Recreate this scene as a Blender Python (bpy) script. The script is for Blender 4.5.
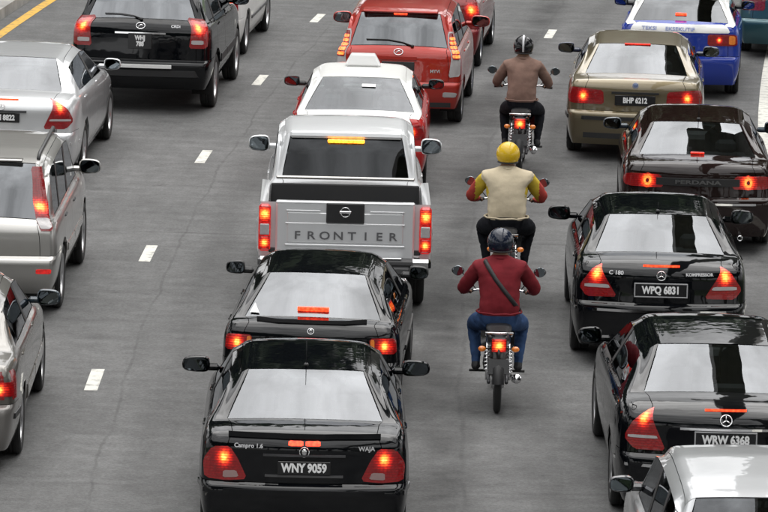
import bpy, bmesh, math, random
from math import sin, cos, pi, radians as RAD
from mathutils import Vector, Matrix
from mathutils.bvhtree import BVHTree
random.seed(7)
for o in list(bpy.data.objects): bpy.data.objects.remove(o, do_unlink=True)
scene = bpy.context.scene
C = scene.collection

# ------------------------------------------------------------------ camera
F_PX, PITCH, ROLL, CAM_H = 4753.0, RAD(10.2), RAD(1.4), 9.55
cam = bpy.data.cameras.new('camera'); camo = bpy.data.objects.new('camera', cam); C.objects.link(camo)
camo.matrix_world = Matrix.Translation((0, 0, CAM_H)) @ Matrix.Rotation(pi/2-PITCH, 4, 'X') @ Matrix.Rotation(ROLL, 4, 'Z')
cam.sensor_width = 36.0; cam.lens = 36.0*F_PX/768.0; cam.clip_start = .5; cam.clip_end = 6000
scene.camera = camo

# ------------------------------------------------------------------ overcast sky, weak broad sun
SUN_EL, SUN_AZ = RAD(66), RAD(25)          # azimuth clockwise from +Y
w = bpy.data.worlds.new('World'); scene.world = w; w.use_nodes = True
wn, wl = w.node_tree.nodes, w.node_tree.links
bg = wn['Background']
sky = wn.new('ShaderNodeTexSky'); sky.sky_type = 'NISHITA'; sky.sun_disc = False
sky.sun_elevation = SUN_EL; sky.sun_rotation = SUN_AZ; sky.dust_density = 4.0; sky.air_density = 1.0
hs = wn.new('ShaderNodeHueSaturation'); hs.inputs['Saturation'].default_value = .10
wl.new(sky.outputs[0], hs.inputs['Color'])
wtc = wn.new('ShaderNodeTexCoord')
cl = wn.new('ShaderNodeTexNoise'); cl.inputs['Scale'].default_value = 6.5; cl.inputs['Detail'].default_value = 9; cl.inputs['Roughness'].default_value = .6
wl.new(wtc.outputs['Generated'], cl.inputs['Vector'])
cr = wn.new('ShaderNodeMapRange'); cr.inputs[1].default_value = .3; cr.inputs[2].default_value = .7; cr.inputs[3].default_value = .42; cr.inputs[4].default_value = 1.5
wl.new(cl.outputs[0], cr.inputs[0])
wm = wn.new('ShaderNodeMix'); wm.data_type = 'RGBA'; wm.blend_type = 'MULTIPLY'; wm.inputs[0].default_value = 1
# overcast veil: the standard overcast sky, three times brighter overhead than at the horizon, the same all round
wsx = wn.new('ShaderNodeSeparateXYZ'); wl.new(wtc.outputs['Generated'], wsx.inputs[0])
ov = wn.new('ShaderNodeMapRange'); ov.inputs[1].default_value = 0; ov.inputs[2].default_value = 1; ov.inputs[3].default_value = 3.4; ov.inputs[4].default_value = 10.2
wl.new(wsx.outputs[2], ov.inputs[0])
vm = wn.new('ShaderNodeMix'); vm.data_type = 'RGBA'; vm.inputs[0].default_value = .72; vm.clamp_result = False
wl.new(hs.outputs[0], vm.inputs[6]); wl.new(ov.outputs[0], vm.inputs[7])
wl.new(vm.outputs[2], wm.inputs[6]); wl.new(cr.outputs[0], wm.inputs[7])
wl.new(wm.outputs[2], bg.inputs[0]); bg.inputs[1].default_value = .15
sl = bpy.data.lights.new('sun', 'SUN'); sl.energy = 1.0; sl.angle = RAD(75); sl.color = (1, .97, .93)
so = bpy.data.objects.new('sun', sl); C.objects.link(so); so.location = (0, 40, 60)
so.rotation_euler = Vector((-sin(SUN_AZ)*cos(SUN_EL), -cos(SUN_AZ)*cos(SUN_EL), -sin(SUN_EL))).to_track_quat('-Z', 'Y').to_euler()
vs = scene.view_settings; vs.view_transform = 'Standard'; vs.look = 'None'; vs.gamma = 1; vs.use_curve_mapping = False; vs.exposure = 0.93

# ------------------------------------------------------------------ pixel -> place (a photo pixel and the height of the point above the road)
def place(px, py, z=0.0):
    u, v = px-384, py-256
    a, b = (u*cos(ROLL)+v*sin(ROLL))/F_PX, (-u*sin(ROLL)+v*cos(ROLL))/F_PX
    d = Vector((a, cos(PITCH)-b*sin(PITCH), -sin(PITCH)-b*cos(PITCH)))
    return d*((z-CAM_H)/d.z)
# the carriageway bends right: u metres right of the first lane line, s metres along
RC, YT, XT = 278.0, 43.3, -2.83
def road_pt(u, s):
    a = s/RC; r = RC-u
    return Vector((XT+RC-r*cos(a), YT+r*sin(a), 0))
def heading(y): return (y-YT)/RC

# ------------------------------------------------------------------ materials
MATS = {}
def nmat(name):
    m = bpy.data.materials.new(name); m.use_nodes = True
    return m, m.node_tree.nodes, m.node_tree.links, m.node_tree.nodes['Principled BSDF']
def simple(name, col, rough=.5, metal=0, spec=.5, emit=None, es=0, coat=0, bump=0, bscale=200, vary=0, vscale=6):
    if name in MATS: return MATS[name]
    m, n, l, p = nmat(name)
    p.inputs['Base Color'].default_value = (*col, 1); p.inputs['Roughness'].default_value = rough
    p.inputs['Metallic'].default_value = metal; p.inputs['Specular IOR Level'].default_value = spec
    p.inputs['Coat Weight'].default_value = coat; p.inputs['Coat Roughness'].default_value = .05
    if emit: p.inputs['Emission Color'].default_value = (*emit, 1); p.inputs['Emission Strength'].default_value = es
    tc = n.new('ShaderNodeTexCoord')
    if vary:
        t = n.new('ShaderNodeTexNoise'); t.inputs['Scale'].default_value = vscale; t.inputs['Detail'].default_value = 5
        l.new(tc.outputs['Object'], t.inputs['Vector'])
        mr = n.new('ShaderNodeMapRange'); mr.inputs[1].default_value = .3; mr.inputs[2].default_value = .7
        mr.inputs[3].default_value = 1-vary; mr.inputs[4].default_value = 1+vary; l.new(t.outputs[0], mr.inputs[0])
        mx = n.new('ShaderNodeMix'); mx.data_type = 'RGBA'; mx.blend_type = 'MULTIPLY'; mx.inputs[0].default_value = 1
        mx.inputs[6].default_value = (*col, 1); l.new(mr.outputs[0], mx.inputs[7]); l.new(mx.outputs[2], p.inputs['Base Color'])
    if bump:
        t = n.new('ShaderNodeTexNoise'); t.inputs['Scale'].default_value = bscale; t.inputs['Detail'].default_value = 3
        l.new(tc.outputs['Object'], t.inputs['Vector'])
        b = n.new('ShaderNodeBump'); b.inputs['Strength'].default_value = bump; b.inputs['Distance'].default_value = .004
        l.new(t.outputs[0], b.inputs['Height']); l.new(b.outputs[0], p.inputs['Normal'])
    MATS[name] = m
    return m
def paint(name, col, metal=0.0, rough=.35, dirt=.05, coat=1.0):
    if name in MATS: return MATS[name]
    m, n, l, p = nmat(name)
    p.inputs['Metallic'].default_value = metal; p.inputs['Roughness'].default_value = rough; p.inputs['Specular IOR Level'].default_value = .25 if metal else 0.0
    p.inputs['Coat Weight'].default_value = coat*(1 if metal else .85); p.inputs['Coat IOR'].default_value = 1.5
    tc = n.new('ShaderNodeTexCoord')
    t = n.new('ShaderNodeTexNoise'); t.inputs['Scale'].default_value = 3.5; t.inputs['Detail'].default_value = 7; t.inputs['Roughness'].default_value = .65
    l.new(tc.outputs['Object'], t.inputs['Vector'])
    # road film: gathers low on the bodywork
    sp = n.new('ShaderNodeSeparateXYZ'); l.new(tc.outputs['Object'], sp.inputs[0])
    mr = n.new('ShaderNodeMapRange'); mr.inputs[1].default_value = .2; mr.inputs[2].default_value = .75; mr.inputs[3].default_value = 1.0; mr.inputs[4].default_value = .12
    l.new(sp.outputs[2], mr.inputs[0])
    mm = n.new('ShaderNodeMath'); mm.operation = 'MULTIPLY'; l.new(t.outputs[0], mm.inputs[0]); l.new(mr.outputs[0], mm.inputs[1])
    mk = n.new('ShaderNodeMath'); mk.operation = 'MULTIPLY'; mk.inputs[1].default_value = dirt*2.2; mk.use_clamp = True; l.new(mm.outputs[0], mk.inputs[0])
    mx = n.new('ShaderNodeMix'); mx.data_type = 'RGBA'; mx.inputs[6].default_value = (*col, 1); mx.inputs[7].default_value = (.11, .10, .09, 1)
    l.new(mk.outputs[0], mx.inputs[0]); l.new(mx.outputs[2], p.inputs['Base Color'])
    ra = n.new('ShaderNodeMapRange'); ra.inputs[3].default_value = .035; ra.inputs[4].default_value = .30; l.new(mk.outputs[0], ra.inputs[0]); l.new(ra.outputs[0], p.inputs['Coat Roughness'])
    # orange peel
    t2 = n.new('ShaderNodeTexNoise'); t2.inputs['Scale'].default_value = 9; t2.inputs['Detail'].default_value = 1
    l.new(tc.outputs['Object'], t2.inputs['Vector'])
    b = n.new('ShaderNodeBump'); b.inputs['Strength'].default_value = .10; b.inputs['Distance'].default_value = .01
    l.new(t2.outputs[0], b.inputs['Height']); l.new(b.outputs[0], p.inputs['Coat Normal'])
    MATS[name] = m
    return m
def glass(name, tint, ior=2.0, rough=.01):
    if name in MATS: return MATS[name]
    m, n, l, p = nmat(name); n.remove(p)
    out = n['Material Output']
    tr = n.new('ShaderNodeBsdfTransparent'); tr.inputs[0].default_value = (*tint, 1)
    gl = n.new('ShaderNodeBsdfGlossy'); gl.inputs[0].default_value = (.93, .96, 1, 1); gl.inputs['Roughness'].default_value = rough
    tc = n.new('ShaderNodeTexCoord'); t2 = n.new('ShaderNodeTexNoise'); t2.inputs['Scale'].default_value = 2.2; t2.inputs['Detail'].default_value = 1.5
    l.new(tc.outputs['Object'], t2.inputs['Vector'])
    b = n.new('ShaderNodeBump'); b.inputs['Strength'].default_value = .09; b.inputs['Distance'].default_value = .02
    l.new(t2.outputs[0], b.inputs['Height']); l.new(b.outputs[0], gl.inputs['Normal'])
    fr = n.new('ShaderNodeFresnel'); fr.inputs[0].default_value = ior
    mx = n.new('ShaderNodeMixShader'); l.new(fr.outputs[0], mx.inputs[0]); l.new(tr.outputs[0], mx.inputs[1]); l.new(gl.outputs[0], mx.inputs[2])
    l.new(mx.outputs[0], out.inputs[0])
    MATS[name] = m
    return m
def lens(name, col, emit, es, cell=0):
    """moulded lamp plastic over a lit bulb; fine prisms break the light up"""
    if name in MATS: return MATS[name]
    m, n, l, p = nmat(name)
    p.inputs['Base Color'].default_value = (*col, 1); p.inputs['Roughness'].default_value = .25; p.inputs['Coat Weight'].default_value = 1; p.inputs['Coat Roughness'].default_value = .03
    p.inputs['Emission Color'].default_value = (*emit, 1); p.inputs['Emission Strength'].default_value = es
    tc = n.new('ShaderNodeTexCoord'); v = n.new('ShaderNodeTexVoronoi'); v.inputs['Scale'].default_value = 38
    l.new(tc.outputs['Object'], v.inputs['Vector'])
    mr = n.new('ShaderNodeMapRange'); mr.inputs[1].default_value = 0; mr.inputs[2].default_value = .8; mr.inputs[3].default_value = es*1.35; mr.inputs[4].default_value = es*.45
    l.new(v.outputs['Distance'], mr.inputs[0])
    if es: l.new(mr.outputs[0], p.inputs['Emission Strength'])
    b = n.new('ShaderNodeBump'); b.inputs['Strength'].default_value = .35; b.inputs['Distance'].default_value = .004; l.new(v.outputs['Distance'], b.inputs['Height']); l.new(b.outputs[0], p.inputs['Normal'])
    MATS[name] = m
    return m

def glow_lens():
    """red lamp plastic with a bulb behind it: the attribute holds how near the bulb is"""
    m, n, l, p = nmat('lamp_glow')
    p.inputs['Base Color'].default_value = (.15, .004, .006, 1); p.inputs['Roughness'].default_value = .22; p.inputs['Coat Weight'].default_value = .7; p.inputs['Coat Roughness'].default_value = .03
    at = n.new('ShaderNodeAttribute'); at.attribute_name = 'glow'
    tc = n.new('ShaderNodeTexCoord'); v = n.new('ShaderNodeTexVoronoi'); v.inputs['Scale'].default_value = 42; l.new(tc.outputs['Object'], v.inputs['Vector'])
    rp = n.new('ShaderNodeValToRGB'); e = rp.color_ramp.elements
    e[0].position = 0; e[0].color = (1, .008, .006, 1); e[1].position = 1; e[1].color = (1, .50, .08, 1)
    for q, c in ((.35, (1, .03, .012, 1)), (.7, (1, .17, .025, 1))): x = e.new(q); x.color = c
    l.new(at.outputs['Fac'], rp.inputs[0]); l.new(rp.outputs[0], p.inputs['Emission Color'])
    pw = n.new('ShaderNodeMath'); pw.operation = 'POWER'; pw.inputs[1].default_value = 1.5; l.new(at.outputs['Fac'], pw.inputs[0])
    mr = n.new('ShaderNodeMapRange'); mr.inputs[3].default_value = .045; mr.inputs[4].default_value = 2.6; l.new(pw.outputs[0], mr.inputs[0])
    ce = n.new('ShaderNodeMapRange'); ce.inputs[1].default_value = 0; ce.inputs[2].default_value = .8; ce.inputs[3].default_value = 1.3; ce.inputs[4].default_value = .45; l.new(v.outputs['Distance'], ce.inputs[0])
    mu = n.new('ShaderNodeMath'); mu.operation = 'MULTIPLY'; l.new(mr.outputs[0], mu.inputs[0]); l.new(ce.outputs[0], mu.inputs[1])
    wv = n.new('ShaderNodeTexWave'); wv.bands_direction = 'Z'; wv.inputs['Scale'].default_value = 14; wv.inputs['Distortion'].default_value = 0; l.new(tc.outputs['Object'], wv.inputs['Vector'])
    wr_ = n.new('ShaderNodeMapRange'); wr_.inputs[3].default_value = .45; wr_.inputs[4].default_value = 1.2; l.new(wv.outputs['Fac'], wr_.inputs[0])
    mz_ = n.new('ShaderNodeMath'); mz_.operation = 'MULTIPLY'; l.new(mu.outputs[0], mz_.inputs[0]); l.new(wr_.outputs[0], mz_.inputs[1]); l.new(mz_.outputs[0], p.inputs['Emission Strength'])
    b = n.new('ShaderNodeBump'); b.inputs['Strength'].default_value = .35; b.inputs['Distance'].default_value = .004; l.new(v.outputs['Distance'], b.inputs['Height']); l.new(b.outputs[0], p.inputs['Normal'])
    return m
L_GLOW = glow_lens()
TRIM = simple('black_plastic', (.018, .018, .019), .45, bump=.2, bscale=400)
GREYTRIM = simple('grey_plastic', (.07, .07, .072), .5, bump=.2, bscale=400)
RUBBER = simple('tyre_rubber', (.016, .016, .016), .75, bump=.5, bscale=120, vary=.3)
ALLOY = simple('alloy', (.55, .55, .56), .28, metal=.9, vary=.12)
CHROME = simple('chrome', (.85, .85, .86), .08, metal=1)
STEEL = simple('dark_steel', (.10, .10, .105), .45, metal=.7, vary=.25)
SEAT = simple('seat_cloth', (.13, .13, .135), .9, bump=.4, bscale=150)
UNDER = simple('underbody', (.012, .012, .012), .9)
PLATE = simple('plate_black', (.012, .012, .013), .25)
WHITE = simple('plate_lettering', (.80, .80, .80), .5)
WHITEP = simple('white_plastic', (.78, .78, .77), .3, coat=.5)
MIRG = simple('mirror_glass', (.22, .25, .27), .03, metal=1)
L_RED = lens('lamp_red', (.30, .006, .008), (1, .015, .008), .28)
L_BRI = lens('lamp_red_lit', (.45, .01, .01), (1, .045, .02), 1.5)
L_COR = lens('lamp_bulb_lit', (.6, .15, .02), (1, .36, .045), 3.6)
L_LED = lens('lamp_led_lit', (.5, .03, .01), (1, .13, .022), 2.4)
L_AMB = lens('lamp_amber', (.55, .16, .02), (1, .25, .02), .12)
L_CLR = lens('lamp_clear', (.42, .40, .40), (0, 0, 0), 0)
L_DRK = lens('lamp_smoked', (.10, .012, .014), (1, .02, .01), .05)
L_HI = lens('high_brake_lamp_lit', (.35, .01, .01), (1, .045, .012), 2.2)
L_HID = lens('high_brake_lamp_dim', (.3, .01, .01), (1, .03, .01), .8)
for _m in (L_HI, L_HID): _m.node_tree.nodes['Principled BSDF'].inputs['Coat Weight'].default_value = .15
BADGE = simple('badge_silver', (.55, .55, .56), .35, metal=.3)
L_HIA = lens('high_brake_lamp_amber', (.6, .2, .02), (1, .30, .02), 2.6)
G_REAR = glass('window_glass', (.34, .38, .38), 1.85)
G_DARK = glass('window_glass_dark', (.04, .045, .05), 1.6)
G_TALL = glass('window_glass_tall', (.13, .15, .15), 2.5)
G_CLR = glass('window_glass_clear', (.42, .47, .46), 1.6)
G_SIDE = glass('window_glass_side', (.12, .135, .14), 1.65)

# ------------------------------------------------------------------ mesh helpers
def mesh_obj(name, verts, faces, mat, parent=None, smooth=True, mi=None):
    me = bpy.data.meshes.new(name); me.from_pydata([tuple(v) for v in verts], [], faces)
    for m in (mat if isinstance(mat, (list, tuple)) else [mat]): me.materials.append(m)
    if smooth: me.polygons.foreach_set('use_smooth', [True]*len(faces))
    if mi: me.polygons.foreach_set('material_index', mi)
    me.update()
    o = bpy.data.objects.new(name, me); C.objects.link(o)
    if parent: o.parent = parent
    return o
def empty(name, loc, rz, label, cat, group=None):
    o = bpy.data.objects.new(name, None); C.objects.link(o); o.empty_display_size = .3
    o.location = loc; o.rotation_euler = (0, 0, rz); o['label'] = label; o['category'] = cat
    if group: o['group'] = group
    return o
class MB:
    def __init__(s): s.v = []; s.f = []; s.sm = []
    def add(s, vs, fs, smooth=True):
        b = len(s.v); s.v += [Vector(q) for q in vs]; s.f += [[i+b for i in f] for f in fs]; s.sm += [smooth]*len(fs); return s
    def box(s, c, d, bev=.01, rot=None, taper=None):
        """box with chamfered edges; taper scales the top (x, y)"""
        hx, hy, hz = d[0]/2, d[1]/2, d[2]/2; b = min(bev, hx*.9, hy*.9, hz*.9)
        vs = []; idx = {}
        for sx in (-1, 1):
            for sy in (-1, 1):
                for sz in (-1, 1):
                    tx, ty = (taper if taper and sz > 0 else (1, 1))
                    for k in range(3):
                        q = [sx*(hx-b), sy*(hy-b), sz*(hz-b)]; q[k] += (sx, sy, sz)[k]*b
                        q[0] *= tx; q[1] *= ty
                        idx[(sx, sy, sz, k)] = len(vs); vs.append(Vector(q))
        fs = []
        for k in range(3):
            a, e = [(1, 2), (2, 0), (0, 1)][k]
            for sg in (-1, 1):
                r = []
                for (p, q) in ((-1, -1), (1, -1), (1, 1), (-1, 1)):
                    t = [0, 0, 0]; t[k] = sg; t[a] = p; t[e] = q; r.append(idx[(*t, k)])
                fs.append(r if sg > 0 else r[::-1])
            for p in (-1, 1):
                for q in (-1, 1):
                    t1 = [0, 0, 0]; t1[a] = p; t1[e] = q; t2 = list(t1); t1[k] = -1; t2[k] = 1
                    r = [idx[(*t1, a)], idx[(*t2, a)], idx[(*t2, e)], idx[(*t1, e)]]
                    fs.append(r if p*q < 0 else r[::-1])
        for sx in (-1, 1):
            for sy in (-1, 1):
                for sz in (-1, 1):
                    r = [idx[(sx, sy, sz, k)] for k in range(3)]
                    fs.append(r if sx*sy*sz > 0 else r[::-1])
        R = rot or Matrix.Identity(3)
        return s.add([R @ q + Vector(c) for q in vs], fs, False)
    def tube(s, pts, r, n=8, cap=True):
        pts = [Vector(p) for p in pts]; rs = r if isinstance(r, (list, tuple)) else [r]*len(pts)
        vs = []; fs = []; up = None
        for i, p in enumerate(pts):
            t = (pts[min(i+1, len(pts)-1)]-pts[max(i-1, 0)]).normalized()
            if up is None: up = t.orthogonal().normalized()
            up = (up-t*up.dot(t)); up = up.normalized() if up.length > 1e-6 else t.orthogonal().normalized()
            e = t.cross(up)
            for k in range(n):
                a = 2*pi*k/n; vs.append(p+(up*cos(a)+e*sin(a))*rs[i])
        for i in range(len(pts)-1):
            for k in range(n):
                k2 = (k+1) % n; fs.append([i*n+k, i*n+k2, (i+1)*n+k2, (i+1)*n+k])
        if cap: fs.append(list(range(n))[::-1]); fs.append([(len(pts)-1)*n+k for k in range(n)])
        return s.add(vs, fs)
    def lathe(s, prof, c=(0, 0, 0), axis='X', n=28, a0=0, a1=2*pi):
        """prof: (r, t) radius and position along the axis"""
        full = abs(a1-a0-2*pi) < 1e-6; m = n if full else n+1; vs = []; fs = []; c = Vector(c)
        for k in range(m):
            a = a0+(a1-a0)*k/n
            for r, t in prof:
                q = {'X': (t, r*cos(a), r*sin(a)), 'Y': (r*sin(a), t, r*cos(a)), 'Z': (r*cos(a), r*sin(a), t)}[axis]
                vs.append(Vector(q)+c)
        P = len(prof)
        for k in range(n):
            k2 = (k+1) % m
            for i in range(P-1): fs.append([k*P+i, k2*P+i, k2*P+i+1, k*P+i+1])
        return s.add(vs, fs)
    def ell(s, c, r, n=14, m=9, rot=None, v0=-1.0):
        vs = []; fs = []; R = rot or Matrix.Identity(3)
        for j in range(m+1):
            t = math.asin(v0)+(pi/2-math.asin(v0))*j/m
            for k in range(n):
                a = 2*pi*k/n; vs.append(R @ Vector((r[0]*cos(t)*cos(a), r[1]*cos(t)*sin(a), r[2]*sin(t)))+Vector(c))
        for j in range(m):
            for k in range(n):
                k2 = (k+1) % n; fs.append([j*n+k, j*n+k2, (j+1)*n+k2, (j+1)*n+k])
        return s.add(vs, fs)
    def build(s, name, mat, parent=None, smooth=None):
        o = mesh_obj(name, s.v, s.f, mat, parent, False)
        o.data.polygons.foreach_set('use_smooth', s.sm if smooth is None else [smooth]*len(s.f))
        return o
_txt = {}
def text_mesh(t, size, bold=0.0, ext=.002):
    k = (t, size, bold)
    if k in _txt: return _txt[k]
    cu = bpy.data.curves.new('lettering', 'FONT'); cu.body = t; cu.size = size; cu.align_x = 'CENTER'; cu.align_y = 'CENTER'
    cu.offset = bold; cu.extrude = ext; cu.resolution_u = 3
    o = bpy.data.objects.new('lettering', cu); C.objects.link(o)
    dg = bpy.context.evaluated_depsgraph_get(); me = o.evaluated_get(dg).to_mesh()
    r = ([v.co.copy() for v in me.vertices], [list(p.vertices) for p in me.polygons])
    o.evaluated_get(dg).to_mesh_clear(); bpy.data.objects.remove(o); bpy.data.curves.remove(cu)
    _txt[k] = r
    return r
def put_text(name, t, size, mat, parent, loc, xax, yax, bold=0.0, sx=1.0):
    vs, fs = text_mesh(t, size, bold)
    x, y = Vector(xax).normalized(), Vector(yax).normalized(); z = x.cross(y)
    return mesh_obj(name, [Vector(loc)+x*v.x*sx+y*v.y+z*v.z for v in vs], fs, mat, parent, False)
# ------------------------------------------------------------------ car bodies
# car space: x right, y forward from the rear bumper, z up.  A coarse cage of ribs is subdivided, its wheel arches are
# cut, and every panel (door, lid, bumper, pane) becomes a mesh of its own with a folded-in edge and an open shut line.
def lerp(a, b, t): return a+(b-a)*t
DEF = dict(L=4.45, W=1.72, H=1.42, wb=2.6, ohr=.98, rt=.30, bb=.24, bt=.57, zR=1.02, zA=1.03, yA=.62, yB=1.32, yBl=.86,
           zB=None, yP=2.28, yF=2.62, yC=3.32, zC=.97, zH=.74, wA=.62, wr=.53, wfr=.93, bow=.07, bowR=.09, cap=.15,
           yr=(.10, .02, 0, .05, .07, .06, .03), q=None, crown=.02, sh=.05, lipc=.6, tumble=.0, sidecr=.5, two=False)
class Car: pass
def shell(S):
    g = dict(DEF); g.update(S)
    P = Car(); P.__dict__.update(g)
    if P.zB is None: P.zB = P.H-.035
    if not S.get('raw'): P.W *= 1.03; P.wA *= 1.04; P.wr *= 1.02; P.wfr = min(.985, P.wfr+.035)
    W2 = P.W/2
    st = []; segs = []
    def belt(y): return lerp(P.zA, P.zC, max(0, min(1, (y-P.yA)/(P.yC-P.yA))))-.035
    def rib(yl, yh, cab, zc, wf, zedge=None, bow=0.0, wsc=1.0, win_in=.0):
        w = W2*wf
        z6 = belt(yl) if cab else (zedge if zedge is not None else zc-P.crown-.015)
        z3 = P.bt+.035
        r = [(w-.075, yl, P.bb-.03), (w-.02, yl, P.bb+.10), (w, yl, P.bt), (w-.003, yl, z3), (w-.008, yl, lerp(z3, z6, .52)), (w-.035, yl, z6-P.sh), (w-.085, yl, z6)]
        if cab:
            x6 = r[6][0]; wr = P.wr
            r += [(lerp(wr+.075, x6, .12), lerp(yl, yh, .86), zc-.105), (wr+.012, lerp(yl, yh, .98), zc-.045), (wr-.055, yh+bow*.9, zc-.016), (wr*.5, yh+bow*.3, zc-.003), (0, yh, zc)]
        else:
            x6 = r[6][0]; wa = P.wA*wsc
            for x in (lerp(wa, x6, .62), lerp(wa, x6, .30), wa, wa*.5, 0):
                t = x/x6; r.append((x, yl+bow*t*t, lerp(zc, z6, t**2.5)))
        return [Vector(p) for p in r]
    hatch = P.yA < .2
    names = []
    def S_(nm, rb, seg): st.append(rb); names.append(nm); segs.append(seg)
    if hatch:
        S_('A', rib(P.yA+.05, 0, False, P.zA, P.wfr, bow=P.bow), ('body', 'body', 'rear_window'))
    else:
        S_('R0', rib(P.cap, 0, False, P.zR, P.wfr, bow=P.bowR*.6, wsc=.97), ('body', 'body', 'trunk_lid'))
        S_('R1', rib(P.yA*.5+.1, 0, False, lerp(P.zR, P.zA, .6)+.006, lerp(P.wfr, 1, .7), bow=P.bow*.8), ('body', 'body', 'trunk_lid'))
        S_('A', rib(P.yA, 0, False, P.zA, 1, bow=P.bow), ('body', 'body', 'rear_window'))
    if P.q:      # rear quarter pane between the tail pillar and the rear door
        S_('B', rib(P.yBl, P.yB, True, P.zB, lerp(P.wfr, 1, .8), bow=P.bow*.6), ('body', 'side_pane', 'roof'))
        S_('Q1', rib(P.q, P.q, True, lerp(P.zB, P.H, .6), 1), ('door_r', 'pillarq', 'roof'))
        S_('Q2', rib(P.q+.07, P.q+.07, True, lerp(P.zB, P.H, .7), 1), ('door_r', 'win_r', 'roof'))
    else:
        S_('B', rib(P.yBl, P.yB, True, P.zB, 1, bow=P.bow*.6), ('door_r', 'win_r', 'roof'))
    S_('M1', rib(P.yP-.04, P.yP-.04, True, P.H, 1), ('door_f', 'pillar', 'roof'))
    S_('M2', rib(P.yP+.04, P.yP+.04, True, P.H, 1), ('door_f', 'win_f', 'roof'))
    S_('E', rib(P.yC-.22, P.yF, True, P.H-.03, 1, bow=-P.bow*.6), ('body', 'body', 'windscreen'))
    S_('F', rib(P.yC, 0, False, P.zC, .99, bow=-P.bow*1.5), ('body', 'body', 'hood'))
    S_('G', rib(lerp(P.yC, P.L, .55), 0, False, lerp(P.zC, P.zH, .4), .97, bow=-.06), ('body', 'body', 'hood'))
    S_('H', rib(P.L-.18, 0, False, P.zH, .88, bow=-.1), None)
    cv = []; ck = {}
    def vid(key, co):
        if key not in ck: ck[key] = len(cv); cv.append(co)
        return ck[key]
    def V(i, j, s):
        p = st[i][j]; k = (i, j, 0 if j == 11 else s)
        return vid(k, Vector((p.x*s, p.y, p.z)))
    def CAPV(end, k, c, s):
        i = 0 if end == 'R' else len(st)-1
        if c == 6: return V(i, k, s)
        if k == 6: return V(i, c, s)
        fr = st[i][c].x/st[i][6].x; xs = st[i][k].x; x = xs*fr
        z = st[i][k].z
        if end == 'R': y = P.yr[k]+P.bowR*fr**2.2
        else: y = P.L-(.10, .02, 0, .02, .06, .10, .15)[k]-.14*fr**2.2
        return vid((end, k, c, 0 if c == 11 else s), Vector((x*s, y, z)))
    F = []; T = []; tags = {}
    def tag(t): return tags.setdefault(t, len(tags))
    def face(vs, t, s): F.append(vs if s > 0 else vs[::-1]); T.append(tag(t))
    for i in range(len(st)-1):
        sd, wn_, top = segs[i]
        for s in (1, -1):
            sn = 'R' if s > 0 else 'L'
            for j in range(11):
                if j < 6:
                    t = sd if (j > 0 and sd != 'body') else 'body'
                    if i == 0 and j < 3: t = 'rear_bumper'
                    if i == len(st)-2 and j < 3: t = 'front_bumper'
                elif j == 6: t = wn_
                elif j < 9: t = 'body' if not (top == 'roof' and j == 8) else 'roof'
                else: t = top
                if P.two and t == 'body' and j >= 6: t = 'upper'
                if t.startswith('door') or t.startswith('win_') or t in ('side_pane', 'pillar', 'pillarq'): t += sn
                face([V(i, j, s), V(i+1, j, s), V(i+1, j+1, s), V(i, j+1, s)], t, s)
    for end in 'RF':
        for s in (1, -1):
            for k in range(6):
                for c in range(6, 11):
                    t = ('rear_bumper' if k < 3 else ('trunk_lid' if c >= 9 else 'body')) if end == 'R' else ('front_bumper' if k < 3 else 'grille')
                    vs = [CAPV(end, k, c, s), CAPV(end, k+1, c, s), CAPV(end, k+1, c+1, s), CAPV(end, k, c+1, s)]
                    face(vs[::-1] if end == 'R' else vs, t, -s if end == 'R' else -s)
    bm = bmesh.new(); bv = [bm.verts.new(c) for c in cv]
    for f, t in zip(F, T):
        try: fc = bm.faces.new([bv[i] for i in f]); fc.material_index = t
        except ValueError: pass
    bmesh.ops.recalc_face_normals(bm, faces=bm.faces)
    cr = bm.edges.layers.float.get('crease_edge') or bm.edges.layers.float.new('crease_edge')
    def crease(a, b, v):
        if a == b: return
        e = bm.edges.get((bv[a], bv[b]))
        if e: e[cr] = max(e[cr], v)
    nm = {n: i for i, n in enumerate(names)}
    for s in (1, -1):
        for i in range(len(st)-1):
            a_, b_ = names[i], names[i+1]
            crease(V(i, 2, s), V(i+1, 2, s), .35); crease(V(i, 3, s), V(i+1, 3, s), P.sidecr)
            cabin = nm['A'] <= i < nm['F']
            crease(V(i, 6, s), V(i+1, 6, s), .85 if cabin else .45)
            if cabin: crease(V(i, 7, s), V(i+1, 7, s), .7); crease(V(i, 8, s), V(i+1, 8, s), .25); crease(V(i, 9, s), V(i+1, 9, s), .75 if a_ in 'AE' else .3)
            crease(V(i, 0, s), V(i+1, 0, s), 1)
        for j in range(6, 11):
            crease(V(nm['A'], j, s), V(nm['A'], j+1, s), .85); crease(V(nm['F'], j, s), V(nm['F'], j+1, s), .8)
            if j >= 8: crease(V(nm['B'], j, s), V(nm['B'], j+1, s), .72); crease(V(nm['E'], j, s), V(nm['E'], j+1, s), .7)
            crease(V(0, j, s), V(0, j+1, s), P.lipc)
        for c in range(6, 11):
            for k, v in ((2, .65), (3, .7), (0, 1)): crease(CAPV('R', k, c, s), CAPV('R', k, c+1, s), v)
            crease(CAPV('F', 3, c, s), CAPV('F', 3, c+1, s), .6)
        for nn in ('B', 'M1', 'M2', 'E', 'Q1', 'Q2'):
            if nn in nm: crease(V(nm[nn], 6, s), V(nm[nn], 7, s), .8)
    me = bpy.data.meshes.new('cage'); bm.to_mesh(me); bm.free()
    ob = bpy.data.objects.new('cage', me); C.objects.link(ob)
    md = ob.modifiers.new('s', 'SUBSURF'); md.levels = 2; md.render_levels = 2
    dg = bpy.context.evaluated_depsgraph_get(); dg.update()
    ev = ob.evaluated_get(dg); em = ev.to_mesh()
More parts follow.
